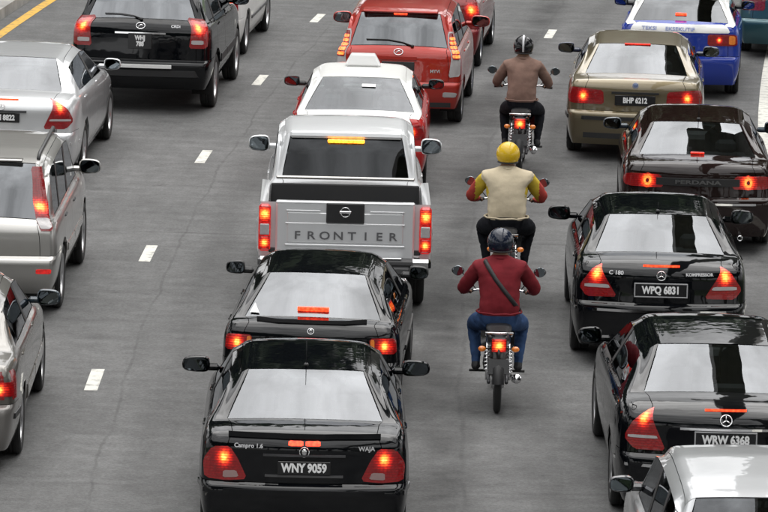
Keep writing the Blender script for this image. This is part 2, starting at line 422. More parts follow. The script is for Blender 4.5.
    V_ = [v.co.copy() for v in em.vertices]; F_ = [list(p.vertices) for p in em.polygons]; T_ = [p.material_index for p in em.polygons]
    ev.to_mesh_clear(); bpy.data.objects.remove(ob); bpy.data.meshes.remove(me)
    P.bvh = BVHTree.FromPolygons(V_, F_)
    # wheel arches
    Ra = P.rt+S.get('arch', .055)
    cen = [(P.ohr, P.rt+.01), (P.ohr+P.wb, P.rt+.01)]
    keep = []
    for f in F_:
        k = True
        for cy, cz in cen:
            ins = [abs(V_[i].x) > W2*.6 and (V_[i].y-cy)**2+(V_[i].z-cz)**2 < Ra*Ra for i in f]
            if all(ins): k = False
        keep.append(k)
    mv = {}
    for f, k in zip(F_, keep):
        if not k: continue
        for i in f:
            for cy, cz in cen:
                v = V_[i]
                if abs(v.x) > W2*.6:
                    d = math.hypot(v.y-cy, v.z-cz)
                    if 1e-4 < d < Ra: mv[i] = Vector((v.x, cy+(v.y-cy)*Ra/d, cz+(v.z-cz)*Ra/d))
    for i, v in mv.items(): V_[i] = v
    F2 = [f for f, k in zip(F_, keep) if k]; T2 = [t for t, k in zip(T_, keep) if k]
    N = [Vector((0, 0, 0)) for _ in V_]
    for f in F2:
        n = (V_[f[1]]-V_[f[0]]).cross(V_[f[2]]-V_[f[0]]) + (V_[f[2]]-V_[f[0]]).cross(V_[f[3]]-V_[f[0]])
        for i in f: N[i] += n
    for n in N:
        if n.length > 0: n.normalize()
    inv = {v: k for k, v in tags.items()}
    P.panels = {}
    bt = {}
    for f, t in zip(F2, T2): bt.setdefault(inv[t], []).append(f)
    for t, fs in bt.items():
        ec = {}
        for f in fs:
            for a, b in zip(f, f[1:]+f[:1]): ec.setdefault((min(a, b), max(a, b)), []).append((a, b))
        be = [v[0] for v in ec.values() if len(v) == 1]
        bvs = {i for e in be for i in e}
        adj = {i: [] for i in bvs}
        for f in fs:
            c = sum((V_[i] for i in f), Vector())/4
            for i in f:
                if i in adj: adj[i].append(c)
        isg = t.startswith('win') or t.startswith('side_pane') or t in ('rear_window', 'windscreen')
        gap = .007 if isg else .0032
        sink = .004 if isg else 0
        mp = {}; vs = []
        for f in fs:
            for i in f:
                if i in mp: continue
                p = V_[i].copy()
                if i in adj:
                    d = sum(adj[i], Vector())/len(adj[i])-p; d -= N[i]*d.dot(N[i])
                    L_ = d.length
                    if L_ > 1e-5: p += d*(min(gap, L_*.4)/L_)
                mp[i] = len(vs); vs.append(p-N[i]*sink)
        nf = [[mp[i] for i in f] for f in fs]
        dep = .028; r1 = {}; r2 = {}
        for i in bvs:
            r1[i] = len(vs); vs.append(vs[mp[i]].copy()); r2[i] = len(vs); vs.append(vs[mp[i]]-N[i]*dep)
        for a, b in be: nf.append([r1[b], r1[a], r2[a], r2[b]])
        P.panels[t] = (vs, nf)
    P.cen = cen; P.Ra = Ra
    return P

# rear-wrap coordinates: y across the tail, running on round the corner onto the flank
def ray(P, y, z):
    W2 = P.W/2; s = 1 if y >= 0 else -1; a = abs(y)*1.04
    ph = math.atan2(a, W2) if a <= W2 else pi/4+math.atan((a-W2)/W2)
    o = Vector((0, W2, z)); d = Vector((s*sin(ph), -cos(ph), 0))
    loc, n, _, _ = P.bvh.ray_cast(o, d)
    if loc is None: return o+d*W2, d
    if n.dot(d) < 0: n = -n
    return loc, n
def patch(P, name, poly, mat, off=.006, parent=None, cuts=5, thick=.02, dome=0.0, glow=None):
    if len(poly) < 9:                                  # moulded lenses have rounded corners
        q = []
        for i, p in enumerate(poly):
            for o_, t in ((poly[i-1], .14), (poly[(i+1) % len(poly)], .14)):
                d = math.hypot(o_[0]-p[0], o_[1]-p[1]); t = min(t, .03/d if d else 0); q.append((lerp(p[0], o_[0], t), lerp(p[1], o_[1], t)))
        poly = q
    bm = bmesh.new()
    vs = [bm.verts.new((p[0], p[1], 0)) for p in poly]
    f = bm.faces.new(vs); bmesh.ops.triangulate(bm, faces=[f])
    bmesh.ops.subdivide_edges(bm, edges=bm.edges[:], cuts=cuts, use_grid_fill=True)
    bm.verts.ensure_lookup_table(); bm.faces.ensure_lookup_table()
    V2 = []; be = [(e.verts[0].index, e.verts[1].index) for e in bm.edges if len(e.link_faces) == 1]
    bset = {i for e in be for i in e}
    ns = []
    for v in bm.verts:
        p, n = ray(P, v.co.x, v.co.y); V2.append(p+n*(off+(0 if v.index in bset else dome))); ns.append(n)
    fs = [[v.index for v in f.verts] for f in bm.faces]
    # outward winding
    a = fs[0]; nn = (V2[a[1]]-V2[a[0]]).cross(V2[a[2]]-V2[a[0]])
    if nn.dot(ns[a[0]]) < 0: fs = [q[::-1] for q in fs]
    ed = {}
    for q in fs:
        for x, y in zip(q, q[1:]+q[:1]): ed[(x, y)] = 1
    m1 = {}
    for i in bset: m1[i] = (len(V2), len(V2)+1); V2 += [V2[i].copy(), V2[i]-ns[i]*thick]
    for x, y in list(ed):
        if (y, x) not in ed: fs.append([m1[y][0], m1[x][0], m1[x][1], m1[y][1]])
    gl = [0.0]*len(V2)
    if glow:
        for v in bm.verts: gl[v.index] = math.exp(-(((abs(v.co.x)-glow[0])**2+(v.co.y-glow[1])**2)/glow[2]**2))
        for i, (q, r) in m1.items(): gl[q] = gl[i]
    bm.free()
    o = mesh_obj(name, V2, fs, mat, parent)
    if glow: o.data.attributes.new('glow', 'FLOAT', 'POINT').data.foreach_set('value', gl)
    return o
def both(P, name, poly, mat, **k):
    r = []
    for s in (1, -1): r.append(patch(P, name, [(s*x, z) for x, z in poly], mat, **k))
    return r
def lamp(P, parts, **k):
    """tail lamp: first entry is the housing, the rest are its lenses; a bulb_glow entry only says where the bulb sits"""
    gw = None; k.setdefault('cuts', 5)
    for nm, poly, mat, off in parts:
        if nm in ('bulb_glow', 'lit_lens') and (nm == 'bulb_glow' or gw is None):
            cx, cz = sum(q[0] for q in poly)/len(poly), sum(q[1] for q in poly)/len(poly); gw = (cx, cz, max(abs(q[1]-cz) for q in poly)*.95+.008)
    for s in (1, -1):
        base = None
        for i, (nm, poly, mat, off) in enumerate(parts):
            if nm == 'bulb_glow': continue
            gm = mat in (L_RED, L_BRI) and nm != 'led_bar'
            kk = dict(k, cuts=max(k['cuts'], 8)) if gm else k
            o = patch(P, nm, [(s*x, z) for x, z in poly], L_GLOW if gm else mat, off=off, parent=P.root if base is None else base, glow=gw if gm else None, **kk)
            if base is None: base = o
def rect(x0, x1, z0, z1): return [(x0, z0), (x1, z0), (x1, z1), (x0, z1)]
def disc(cx, cz, r, n=12): return [(cx+r*cos(2*pi*k/n), cz+r*sin(2*pi*k/n)) for k in range(n)]
def spot(P, y, z, off=.004):
    p, n = ray(P, y, z); up = (Vector((0, 0, 1))-n*n.z).normalized(); xa = up.cross(n).normalized()
    return p+n*off, xa, up, n
def rear_text(P, t, y, z, size, mat, name='badge', bold=0.0, sx=1.0, off=.004, parent=None):
    p, xa, up, n = spot(P, y, z, off)
    return put_text(name, t, size, mat, parent or P.root, p, xa, up, bold, sx)
def number_plate(P, t, z, w=.44, h=.12, frame=None, y=0.0, size=.088, out=.012):
    p, xa, up, n = spot(P, y, z, out)
    R = Matrix((xa, n, up)).transposed()
    pl = MB().box(p, (w, .012, h), .004, R).build('number_plate', PLATE, P.root)
    if frame:
        m = MB()
        for sx, sz, dx, dz in ((0, 1, w+.02, .012), (0, -1, w+.02, .012), (1, 0, .012, h-.004), (-1, 0, .012, h-.004)):
            m.box(p+xa*sx*(w/2+.004)+up*sz*(h/2+.004), (dx, .02, dz), .003, R)
        m.build('plate_frame', frame, pl)
    lines = t.split('\n')
    for i, s in enumerate(lines if t else []):
        put_text('plate_lettering', s, size, WHITE, pl, p+n*.0085+up*((len(lines)-1)/2-i)*size*.95, xa, up, .0045, .80)
    return pl
def bar(P, name, y0, y1, z, h, mat, depth=.012, off=0.0, parent=None, n=9, wob=None):
    """strip that follows the tail between two rear-wrap positions"""
    m = MB(); vs = []; fs = []
    for i in range(n+1):
        y = lerp(y0, y1, i/n); zz = z+(wob(y) if wob else 0)
        p, nn = ray(P, y, zz); q = p+nn*(depth+off)
        for a in (p-nn*.01+Vector((0, 0, -h/2)), q+Vector((0, 0, -h*.42)), q+Vector((0, 0, h*.42)), p-nn*.01+Vector((0, 0, h/2))): vs.append(a)
    for i in range(n):
        for k in range(3): fs.append([i*4+k, (i+1)*4+k, (i+1)*4+k+1, i*4+k+1])
    fs += [[0, 1, 2, 3], [n*4+3, n*4+2, n*4+1, n*4]]
    m.add(vs, fs, False)
    return m.build(name, mat, parent or P.root)
def glass_pt(P, x, t, up=.006):
    """point on the rear pane: x across, t 0 at its foot to 1 at the top"""
    z = lerp(P.zA, P.zB, t)
    o = Vector((x, P.yB+.6, z)); loc, n, _, _ = P.bvh.ray_cast(o, Vector((0, -1, 0)))
    if loc is None: loc, n = Vector((x, lerp(P.yA, P.yB, t), z)), Vector((0, -.5, .8))
    if n.y > 0: n = -n
    return loc+n*up, n

WHEEL_CACHE = {}
def wheel_parts(rt, style, wd=.195):
    k = (round(rt, 3), style)
    if k in WHEEL_CACHE: return WHEEL_CACHE[k]
    rr = rt*.66; h = wd/2
    ty = MB().lathe([(rr, -h*.8), (rr*1.03, -h*.95), (rt*.9, -h), (rt*.975, -h*.86), (rt, -h*.6), (rt, -h*.22), (rt*.985, -h*.2), (rt*.985, -h*.12), (rt, -h*.1), (rt, h*.1), (rt*.985, h*.12), (rt*.985, h*.2), (rt, h*.22), (rt, h*.6), (rt*.975, h*.86), (rt*.9, h), (rr*1.03, h*.95), (rr, h*.8)], n=36)
    ri = MB().lathe([(rr*1.0, -h*.8), (rr*.98, -h*.2), (rr*.9, h*.1), (rr*.93, h*.8), (rr*1.02, h*.93), (rr*1.04, h*.9), (rr, h*.75)], n=36)
    ns = {'five': 5, 'seven': 7, 'ten': 10, 'cover': 8}[style]
    for i in range(ns):
        a = 2*pi*i/ns; wv = rr*(.30 if ns == 5 else .22 if ns == 7 else .15 if ns == 10 else .26)
        d, e = Vector((0, cos(a), sin(a))), Vector((0, -sin(a), cos(a)))
        for x0, x1 in ((h*.62, h*.78),):
            vs = [d*rr*.14-e*wv*.55+Vector((x1, 0, 0)), d*rr*.14+e*wv*.55+Vector((x1, 0, 0)), d*rr*.94+e*wv*.42+Vector((x0, 0, 0)), d*rr*.94-e*wv*.42+Vector((x0, 0, 0))]
            vs += [v-Vector((.035, 0, 0)) for v in vs]
            ri.add(vs, [[0, 3, 2, 1], [0, 1, 5, 4], [1, 2, 6, 5], [2, 3, 7, 6], [3, 0, 4, 7]], False)
    ri.lathe([(0, h*.82), (rr*.1, h*.82), (rr*.2, h*.74), (rr*.22, h*.4)], n=20)
    br = MB().lathe([(0, -h*.1), (rr*.72, -h*.1), (rr*.72, 0), (0, 0)], n=24)
    WHEEL_CACHE[k] = (ty, ri, br)
    return WHEEL_CACHE[k]
WMESH = {}
def put_wheel(root, x, y, rt, style, mat):
    ty, ri, br = wheel_parts(rt, style)
    k = (round(rt, 3), style, mat.name)
    if k not in WMESH:
        t = ty.build('wheel', RUBBER); r = ri.build('rim', mat); b = br.build('brake_disc', STEEL)
        WMESH[k] = (t.data, r.data, b.data)
        for o in (t, r, b): bpy.data.objects.remove(o)
    a, b, c = WMESH[k]
    o = bpy.data.objects.new('wheel', a); C.objects.link(o); o.parent = root; o.location = (x, y, rt+.002)
    if x < 0: o.rotation_euler = (0, 0, pi)
    for nm, d in (('rim', b), ('brake_disc', c)):
        q = bpy.data.objects.new(nm, d); C.objects.link(q); q.parent = o
    return o

def car(S, label, cat, loc, rz, group='cars queuing in the traffic jam'):
    P = shell(S); W2 = P.W/2
    P.root = root = empty(S['name'], loc, rz, label, cat, group)
    pm = S['paint']; cols = S.get('cols', {})
    pn = {'body': 'body', 'upper': 'pillar_frame', 'roof': 'roof', 'trunk_lid': 'tailgate' if P.yA < .36 else 'trunk_lid', 'rear_bumper': 'rear_bumper', 'front_bumper': 'front_bumper', 'grille': 'grille', 'hood': 'hood', 'rear_window': 'rear_window', 'windscreen': 'windscreen'}
    doors = {}
    order = sorted(P.panels, key=lambda t: 0 if t.startswith('door') else 1)
    for t in order:
        vs, fs = P.panels[t]
        b = t[:-1] if t[-1] in 'LR' else t
        if b.startswith('door'): doors[t] = mesh_obj('door', vs, fs, cols.get('door', pm), root)
        elif b.startswith('win_'): mesh_obj('side_window', vs, fs, S.get('gside', G_SIDE), doors.get('door_'+t[4:], root))
        elif b == 'side_pane': mesh_obj('quarter_window', vs, fs, S.get('gside', G_SIDE), root)
        elif b.startswith('pillar'): mesh_obj('pillar_trim', vs, fs, TRIM, doors.get(('door_r' if b[-1] == 'q' else 'door_f')+t[-1], root))
        else:
            m = {'rear_window': S.get('grear', G_REAR), 'windscreen': G_CLR, 'grille': TRIM}.get(b, cols.get(b, pm))
            o = mesh_obj(pn[b], vs, fs, m, root)
            if b == 'trunk_lid': P.lid = o
            if b == 'rear_window': P.rw = o
            if b == 'rear_bumper': P.rb = o
    # floor, arches, interior
    m = MB(); m.box((0, P.L/2, P.bb+.02), (P.W-.36, P.L-.5, .10), .02)
    m.build('floor_pan', UNDER, root)
    for cy, cz in P.cen:
        for s in (1, -1):
            m = MB(); n = 20; vs = []; fs = []
            for k in range(n+1):
                a = -.35+(pi+.7)*k/n
                for x in (W2-.03, W2-.30): vs.append((s*x, cy+P.Ra*1.0*cos(a), cz+P.Ra*1.0*sin(a)))
            fs = [[2*k, 2*k+2, 2*k+3, 2*k+1] for k in range(n)]; fs.append([2*k+1 for k in range(n+1)])
            m.add(vs, fs).build('wheel_well', UNDER, root)
            put_wheel(root, s*(W2-.115), cy, P.rt, S.get('rim', 'seven'), S.get('rimmat', ALLOY))
    hz = P.zA-.02
    sm = S.get('seatmat', SEAT)
    if not S.get('noint'):
        yb = max(P.yA+.12, P.yBl-.25) if P.yA > .3 else 1.0
        if P.yA > .3: MB().box((0, (P.yA+yb+.45)/2, hz-.07), (P.wA*2-.02, yb+.40-P.yA, .03), .01).build('parcel_shelf', TRIM, root)
        rs = MB().box((0, yb+.42, hz-.28), (1.22, .16, .52), .06, Matrix.Rotation(-.35, 3, 'X')).box((0, yb+.75, hz-.52), (1.2, .5, .16), .05)
        rs = rs.build('rear_seat', sm, root)
        for s in (-1, 1): MB().box((s*.34, yb+.36, hz+.06), (.24, .10, .15), .04).build('headrest', sm, rs)
        for s in (-1, 1):
            fs_ = MB().box((s*.36, P.yP-.08, hz-.22), (.46, .14, .60), .06, Matrix.Rotation(-.3, 3, 'X')).box((s*.36, P.yP+.2, hz-.5), (.46, .48, .16), .05).build('front_seat', sm, root)
            MB().box((s*.36, P.yP-.18, hz+.15), (.24, .10, .18), .04).tube([(s*.36, P.yP-.15, hz), (s*.36, P.yP-.17, hz+.12)], .015, 6).build('headrest', sm, fs_)
        MB().box((0, P.yC-.20, P.zC-.14), (P.W-.34, .42, .22), .05).build('dashboard', TRIM, root)
        a = []; cc = Vector((.36, P.yC-.52, P.zC-.05))
        for k in range(17): a.append(cc+Vector((.18*cos(2*pi*k/16), .06*sin(2*pi*k/16), .17*sin(2*pi*k/16))))
        MB().tube(a, .014, 6).build('steering_wheel', TRIM, root)
    # door mirrors and handles
    mz, my = P.zC-.035+.12+S.get('mirz', 0), P.yC-.36+S.get('miry', 0); mw = S.get('mirw', .20); mh = S.get('mirh', .13)
    for s in (1, -1):
        x0 = P.W/2-.10; xc = W2+mw/2-.035
        mm = MB(); vs = []; fs = []; nn = 16
        for yy, sc in ((-.035, .90), (-.028, 1.0), (.02, .98), (.065, .80), (.09, .45), (.097, .05)):
            for k in range(nn):
                a = 2*pi*k/nn; cx, sz = cos(a), sin(a)
                vs.append((s*(xc+mw/2*sc*math.copysign(abs(cx)**.62, cx)), my+yy, mz+mh/2*sc*math.copysign(abs(sz)**.62, sz)*(1-.14*cx)))
        for q in range(5):
            for k in range(nn): k2 = (k+1) % nn; fs.append([q*nn+k, q*nn+k2, (q+1)*nn+k2, (q+1)*nn+k])
        if s > 0: fs = [f[::-1] for f in fs]
        mm.add(vs, fs)
        mm.box((s*(W2-.06), my+.03, mz-.035), (.12, .07, .06), .02)
        mo = mm.build('door_mirror', S.get('mirmat', pm), doors.get('door_f'+('R' if s > 0 else 'L'), root))
        gv = [(s*(xc+mw/2*.86*math.copysign(abs(cos(a))**.62, cos(a))), my-.030-.03*cos(a)*.3, mz+mh/2*.84*math.copysign(abs(sin(a))**.62, sin(a))) for a in [2*pi*k/nn for k in range(nn)]]
        g = mesh_obj('mirror_glass', gv, [list(range(nn)) if s < 0 else list(range(nn))[::-1]], MIRG, mo, False)
        for t, yy in (('door_r', P.yBl+.2 if not P.q else P.q+.18), ('door_f', P.yP+.18)):
            d = doors.get(t+('R' if s > 0 else 'L'))
            hl, _, _, _ = P.bvh.ray_cast(Vector((0, yy, lerp(P.bt, hz, .74))), Vector((s, 0, 0)))
            if d: MB().box((s*((abs(hl.x) if hl else W2)-.002), yy, lerp(P.bt, hz, .74)), (.03, .19, .030), .012).build('door_handle', S.get('handle', pm), d)
    return P
def moulding(P, mat, z=None, h=.055, y0=None, y1=None):
    z = z or P.bt+.02
    for s in (1, -1):
        segs_ = [(P.ohr+P.Ra+.03, P.yP-.02), (P.yP+.02, P.ohr+P.wb-P.Ra-.03)]
        for a, b in segs_:
            vs = []; fs = []; n = 6
            for i in range(n+1):
                y = lerp(a, b, i/n); loc, nn, _, _ = P.bvh.ray_cast(Vector((0, y, z)), Vector((s, 0, 0)))
                x = abs(loc.x) if loc else P.W/2
                for q in ((s*(x-.01), y, z-h/2), (s*(x+.014), y, z-h*.35), (s*(x+.014), y, z+h*.35), (s*(x-.01), y, z+h/2)): vs.append(q)
            for i in range(n):
                for k in range(3): fs.append([i*4+k, (i+1)*4+k, (i+1)*4+k+1, i*4+k+1])
            fs += [[0, 1, 2, 3], [n*4+3, n*4+2, n*4+1, n*4]]
            MB().add(vs, fs, False).build('side_moulding', mat, P.root)
def high_lamp(P, x0, x1, t, h, mat, up=.02):
    """stop lamp along the rear pane"""
    p, n = glass_pt(P, (x0+x1)/2, t, -.02 if up < 0 else up)
    R = Matrix.Rotation(0, 3, 'X')
    return MB().box(p, (x1-x0, .03, h), .006, R).build('high_brake_lamp', mat, P.root)
def exhaust(P, x, mat=CHROME):
    MB().lathe([(.022, .10), (.026, 0), (.03, 0), (.03, .25)], (x, -.01, P.bb-.02), 'Y', 14).build('exhaust_pipe', mat, P.root)
def antenna(P, x, y, z, h=.35, lean=-.3):
    m = MB(); m.ell((x, y, z), (.022, .03, .018), 10, 6); m.tube([(x, y, z), (x, y+lean*h, z+h)], [.004, .0025], 6)
    m.build('antenna', TRIM, P.root)
def wiper(P, pts, up=.016):
    m = MB(); q = [glass_pt(P, x, t, up)[0] for x, t in pts]
    m.tube(q, [.011]+[.007]*(len(q)-1), 6); m.ell(q[0], (.025, .025, .02), 8, 6)
    m.build('wiper', TRIM, P.root)
def emblem(P, y, z, kind, mat=CHROME, r=.045, parent=None):
    p, xa, up, n = spot(P, y, z, .008); m = MB()
    ring = [p+xa*cos(2*pi*k/20)*r+up*sin(2*pi*k/20)*r*(.72 if kind == 'oval' else 1) for k in range(21)]
    m.tube(ring, r*.11, 6, False)
    if kind == 'star':
        for a in (pi/2, pi/2+2*pi/3, pi/2+4*pi/3):
            e = p+(xa*cos(a)+up*sin(a))*r; m.tube([p, e], [r*.13, r*.04], 6)
    elif kind == 'bar': m.tube([p-xa*r*1.25, p+xa*r*1.25], r*.2, 6)
    elif kind == 'disc': m.ell(p, (r*.8, .008, r*.8), 14, 6)
    elif kind == 'oval': m.tube([p-xa*r*.55-up*r*.25, p+xa*r*.1+up*r*.3, p+xa*r*.55], r*.13, 6)
    elif kind == 'shield': m.ell(p, (r*.55, .008, r*.75), 12, 6)
    return m.build('emblem', mat, parent or P.root)

def glow_box(name, x0, x1, z0, z1, y, parent, bulb=None, n=8, th=.03):
    """lamp lens standing proud of a flat tail, facing back"""
    vs = []; fs = []; g = []
    for i in range(n+1):
        for k in range(n+1):
            x, z = lerp(x0, x1, i/n), lerp(z0, z1, k/n); e = min(i, n-i, k, n-k); vs.append((x, y-(.006 if e else 0), z))
            g.append(math.exp(-((x-bulb[0])**2+(z-bulb[1])**2)/bulb[2]**2) if bulb else 0)
    for i in range(n):
        for k in range(n): a = i*(n+1)+k; fs.append([a, a+n+1, a+n+2, a+1])
    b = len(vs); ring = [i*(n+1) for i in range(n+1)]+[n*(n+1)+k for k in range(1, n+1)]+[i*(n+1)+n for i in range(n-1, -1, -1)]+[k for k in range(n-1, 0, -1)]
    for i in ring: vs.append(vs[i]); g.append(g[i])
    for i in ring: vs.append((vs[i][0], y+th, vs[i][2])); g.append(0)
    m = len(ring)
    for i in range(m): i2 = (i+1) % m; fs.append([b+i2, b+i, b+m+i, b+m+i2])
    o = mesh_obj(name, vs, fs, L_GLOW, parent); o.data.attributes.new('glow', 'FLOAT', 'POINT').data.foreach_set('value', g)
    return o
# ------------------------------------------------------------------ the cars in the jam
BLACK = paint('black_paint', (.0025, .003, .0042), 0, .25, .012)
BLACK2 = paint('black_paint_worn', (.0035, .004, .005), 0, .3, .02)
SILVER = paint('silver_paint', (.60, .61, .62), .5, .32, .03)
SILVERB = paint('bright_silver_paint', (.66, .67, .68), .3, .34, .03)
SILVER2 = paint('warm_silver_paint', (.44, .43, .41), .85, .32, .05)
PALE = paint('pale_silver_paint', (.50, .51, .52), .7, .32, .03)
GREY = paint('grey_beige_paint', (.13, .122, .108), .6, .34, .07)
GOLD = paint('champagne_paint', (.17, .138, .082), .6, .33, .05)
RED = paint('red_paint', (.40, .022, .012), .25, .3, .05)
DKRED = paint('dark_red_paint', (.22, .015, .015), .2, .3, .06)
TAXIRED = paint('taxi_red_paint', (.42, .02, .02), 0, .3, .05)
WHITEC = paint('white_paint', (.74, .74, .72), 0, .3, .05)
BLUE = paint('blue_paint', (.02, .045, .30), 0, .3, .05)
BROWN = paint('brown_black_paint', (.012, .006, .0055), 0, .3, .05)
TEAL = paint('teal_paint', (.04, .11, .13), .4, .3, .05)
DGREY = paint('dark_grey_paint', (.06, .06, .065), .6, .32, .05)
def at_rear(px, py, z, back=.04):
    p = place(px, py, z); h = heading(p.y)
    return (p.x-sin(h)*back, p.y-cos(h)*back, 0), -h
def at_xy(x, y, yaw=0.0): return (x, y, 0), -heading(y)-RAD(yaw)

# --- black saloon, WNY 9059
loc, rz = at_rear(304, 470, .76)
P = car(dict(name='black_sedan', paint=BLACK, L=4.465, W=1.73, H=1.42, wb=2.6, ohr=.98, bt=.60, zR=1.06, zA=1.085, yA=.52, yB=1.22, yBl=.82, yP=2.25, yF=2.55, yC=3.30, wA=.645, wr=.535, rim='seven', mirw=.25, mirh=.14, grear=G_REAR, lipc=.75, yr=(.10, .02, 0, .05, .06, .05, .0)),
        'black sedan with number plate WNY 9059 and thin roof antenna', 'car', loc, rz)
lamp(P, [('tail_lamp', [(.50, .665), (.70, .645), (.90, .66), (.92, .80), (.86, .93), (.68, .935), (.60, .84)], L_RED, .006), ('lit_lens', [(.61, .76), (.85, .76), (.86, .90), (.69, .92)], L_BRI, .011), ('bulb_glow', disc(.735, .845, .058), L_COR, .016), ('reverse_lens', [(.58, .68), (.74, .67), (.74, .73), (.61, .735)], lens('lamp_clear_pink', (.30, .20, .19), (0, 0, 0), 0), .011)])
number_plate(P, 'WNY 9059', .77, .44, .115, None, size=.10)
bar(P, 'plate_recess_trim', -.34, .34, .70, .022, GREYTRIM, .012)
bar(P, 'chrome_strip', -.36, .36, .875, .02, STEEL, .016)
emblem(P, 0, .905, 'shield', CHROME, .04)
bar(P, 'spoiler_lip', -.74, .74, 1.015, .055, BLACK, .03, n=16)
for s in (-1, 1): patch(P, 'high_brake_lamp', rect(s*.075-.065, s*.075+.065, .955, .992), L_HI, off=.016, parent=P.root, cuts=2)
rear_text(P, 'Campro 1.6', -.50, .945, .05, BADGE, bold=.0015)
rear_text(P, 'WAJA', .56, .935, .052, BADGE, bold=.0015)
bar(P, 'bumper_trim', -1.15, 1.15, .565, .05, BLACK2, .012)
antenna(P, 0, 1.30, P.zB+.015, .22, -.35); exhaust(P, -.5)
moulding(P, BLACK2, .56)

# --- old black five-door in front of it
loc, rz = at_rear(310, 345, .78); rz -= RAD(2.4)
P = car(dict(name='black_hatchback', paint=BLACK2, L=4.11, W=1.655, H=1.345, wb=2.38, ohr=.86, rt=.28, bt=.58, bb=.25, zR=.975, zA=.99, yA=.30, yB=.98, yBl=.62, yP=1.98, yF=2.25, yC=2.98, zC=.93, wA=.635, wr=.50, rim='five', mirmat=TRIM, mirw=.19, mirh=.13, mirz=.02, grear=glass('window_glass_smoke', (.30, .33, .33), 1.85), lipc=.8, seatmat=simple('seat_grey', (.16, .16, .17), .9), yr=(.08, .01, 0, .04, .05, .045, .02)),
        'older black hatchback with a warning triangle sticker in its rear window', 'car', loc, rz)
lamp(P, [('tail_lamp', rect(.60, .88, .70, .85), L_RED, .006), ('lit_lens', rect(.67, .87, .715, .835), L_BRI, .011), ('bulb_glow', disc(.77, .775, .055), L_COR, .016), ('indicator_lens', rect(.61, .655, .715, .835), L_AMB, .010)])
bar(P, 'spoiler_lip', -.68, .68, .965, .04, TRIM, .025)
bar(P, 'bumper_strip', -1.1, 1.1, .47, .07, TRIM, .018)
high_lamp(P, -.15, .15, .17, .042, L_HI, .01)
emblem(P, 0, .90, 'shield', CHROME, .03)
m = MB(); q = [glass_pt(P, x, t, .010) for x, t in ((-.60, .03), (-.51, .03), (-.56, .24))]
m.add([a[0] for a in q], [[0, 1, 2]]); m.build('triangle_sticker', WHITEP, P.rw)
number_plate(P, '', .62, .42, .11); moulding(P, TRIM, .55, .06)

# --- red and white taxi ahead of the pickup
loc, rz = at_rear(358, 131, .80); rz += RAD(1.8)
P = car(dict(name='taxi', two=True, paint=TAXIRED, cols={'roof': WHITEC, 'upper': WHITEC, 'trunk_lid': WHITEC, 'hood': WHITEC}, L=4.26, W=1.655, H=1.36, wb=2.38, ohr=.98, rt=.28, bt=.57, zR=.97, zA=.985, yA=.52, yB=1.08, yBl=.82, yP=2.05, yF=2.35, yC=3.05, zC=.94, wA=.665, wr=.52, rim='five', mirmat=TRIM, mirw=.20, grear=G_CLR, seatmat=simple('seat_grey', (.16, .16, .17), .9)),
        'red and white taxi with a blank white roof sign', 'taxi', loc, rz)
lamp(P, [('tail_lamp', rect(.50, .90, .70, .87), L_RED, .006), ('lit_lens', rect(.60, .86, .72, .85), L_BRI, .011), ('bulb_glow', disc(.74, .785, .05), L_COR, .016)])
sg = MB().box((0, 1.85, P.H+.07), (.44, .16, .16), .025, None, (.74, .7)).build('roof_sign', WHITEP, P.root)
for s in (-1, 1): MB().box((s*.16, 1.85, P.H-.005), (.05, .10, .04), .008).build('sign_bracket', TRIM, sg)
number_plate(P, '', .74); m = MB(); q, n = glass_pt(P, .10, .72, .010)
m.box(q, (.17, .004, .05), .002, Matrix.Rotation(-.9, 3, 'X')).build('window_sticker', WHITEP, P.rw)

# --- red tall hatchback
loc, rz = at_xy(.12, 62.95)
P = car(dict(name='red_hatchback', paint=RED, L=3.72, W=1.68, H=1.56, wb=2.44, ohr=.60, rt=.29, bb=.26, bt=.56, zA=1.06, yA=.09, yB=.36, yBl=.44, zB=1.50, q=.86, yP=1.72, yF=2.05, yC=2.95, zC=1.03, zH=.82, wA=.64, wr=.575, wfr=.955, bow=.05, bowR=.07, rim='seven', mirw=.26, mirh=.16, grear=G_TALL, sidecr=.3, yr=(.09, .01, 0, .03, .05, .06, .08)),
        'red tall hatchback with bright pillar tail lamps and a rear wiper', 'car', loc, rz)
lamp(P, [('tail_lamp', [(.72, .66), (.88, .68), (.91, .96), (.95, 1.25), (.87, 1.25), (.79, .96)], L_CLR, .008), ('red_lens', [(.79, .90), (.90, .90), (.945, 1.23), (.875, 1.23)], L_RED, .013)]+[('led_bar', rect(.81+.013*k, .885+.012*k, .92+.055*k, .957+.055*k), L_LED, .019) for k in range(5)], cuts=3)
emblem(P, 0, .985, 'oval', CHROME, .06); number_plate(P, '', .80)
bar(P, 'handle_trim', -.26, .26, .905, .05, RED, .02)
rear_text(P, 'MYVI', .52, .74, .06, BADGE, bold=.0015)
high_lamp(P, -.09, .09, .93, .035, L_HI, .012)
bar(P, 'roof_spoiler', -.0, .0, 1.4, .01, RED, .01, n=1) if False else None
MB().box((0, P.yB-.02, P.zB+.012), (1.02, .16, .035), .015, Matrix.Rotation(.12, 3, 'X')).build('roof_spoiler', RED, P.root)
wiper(P, [(.18, -.01), (.05, .10), (-.15, .16), (-.44, .15)])
both(P, 'bumper_reflector', [(.62, .40), (.82, .40), (.84, .46), (.62, .47)], L_CLR, off=.008, parent=P.rb)
bar(P, 'bumper_valance', -.78, .78, .30, .09, TRIM, .012)

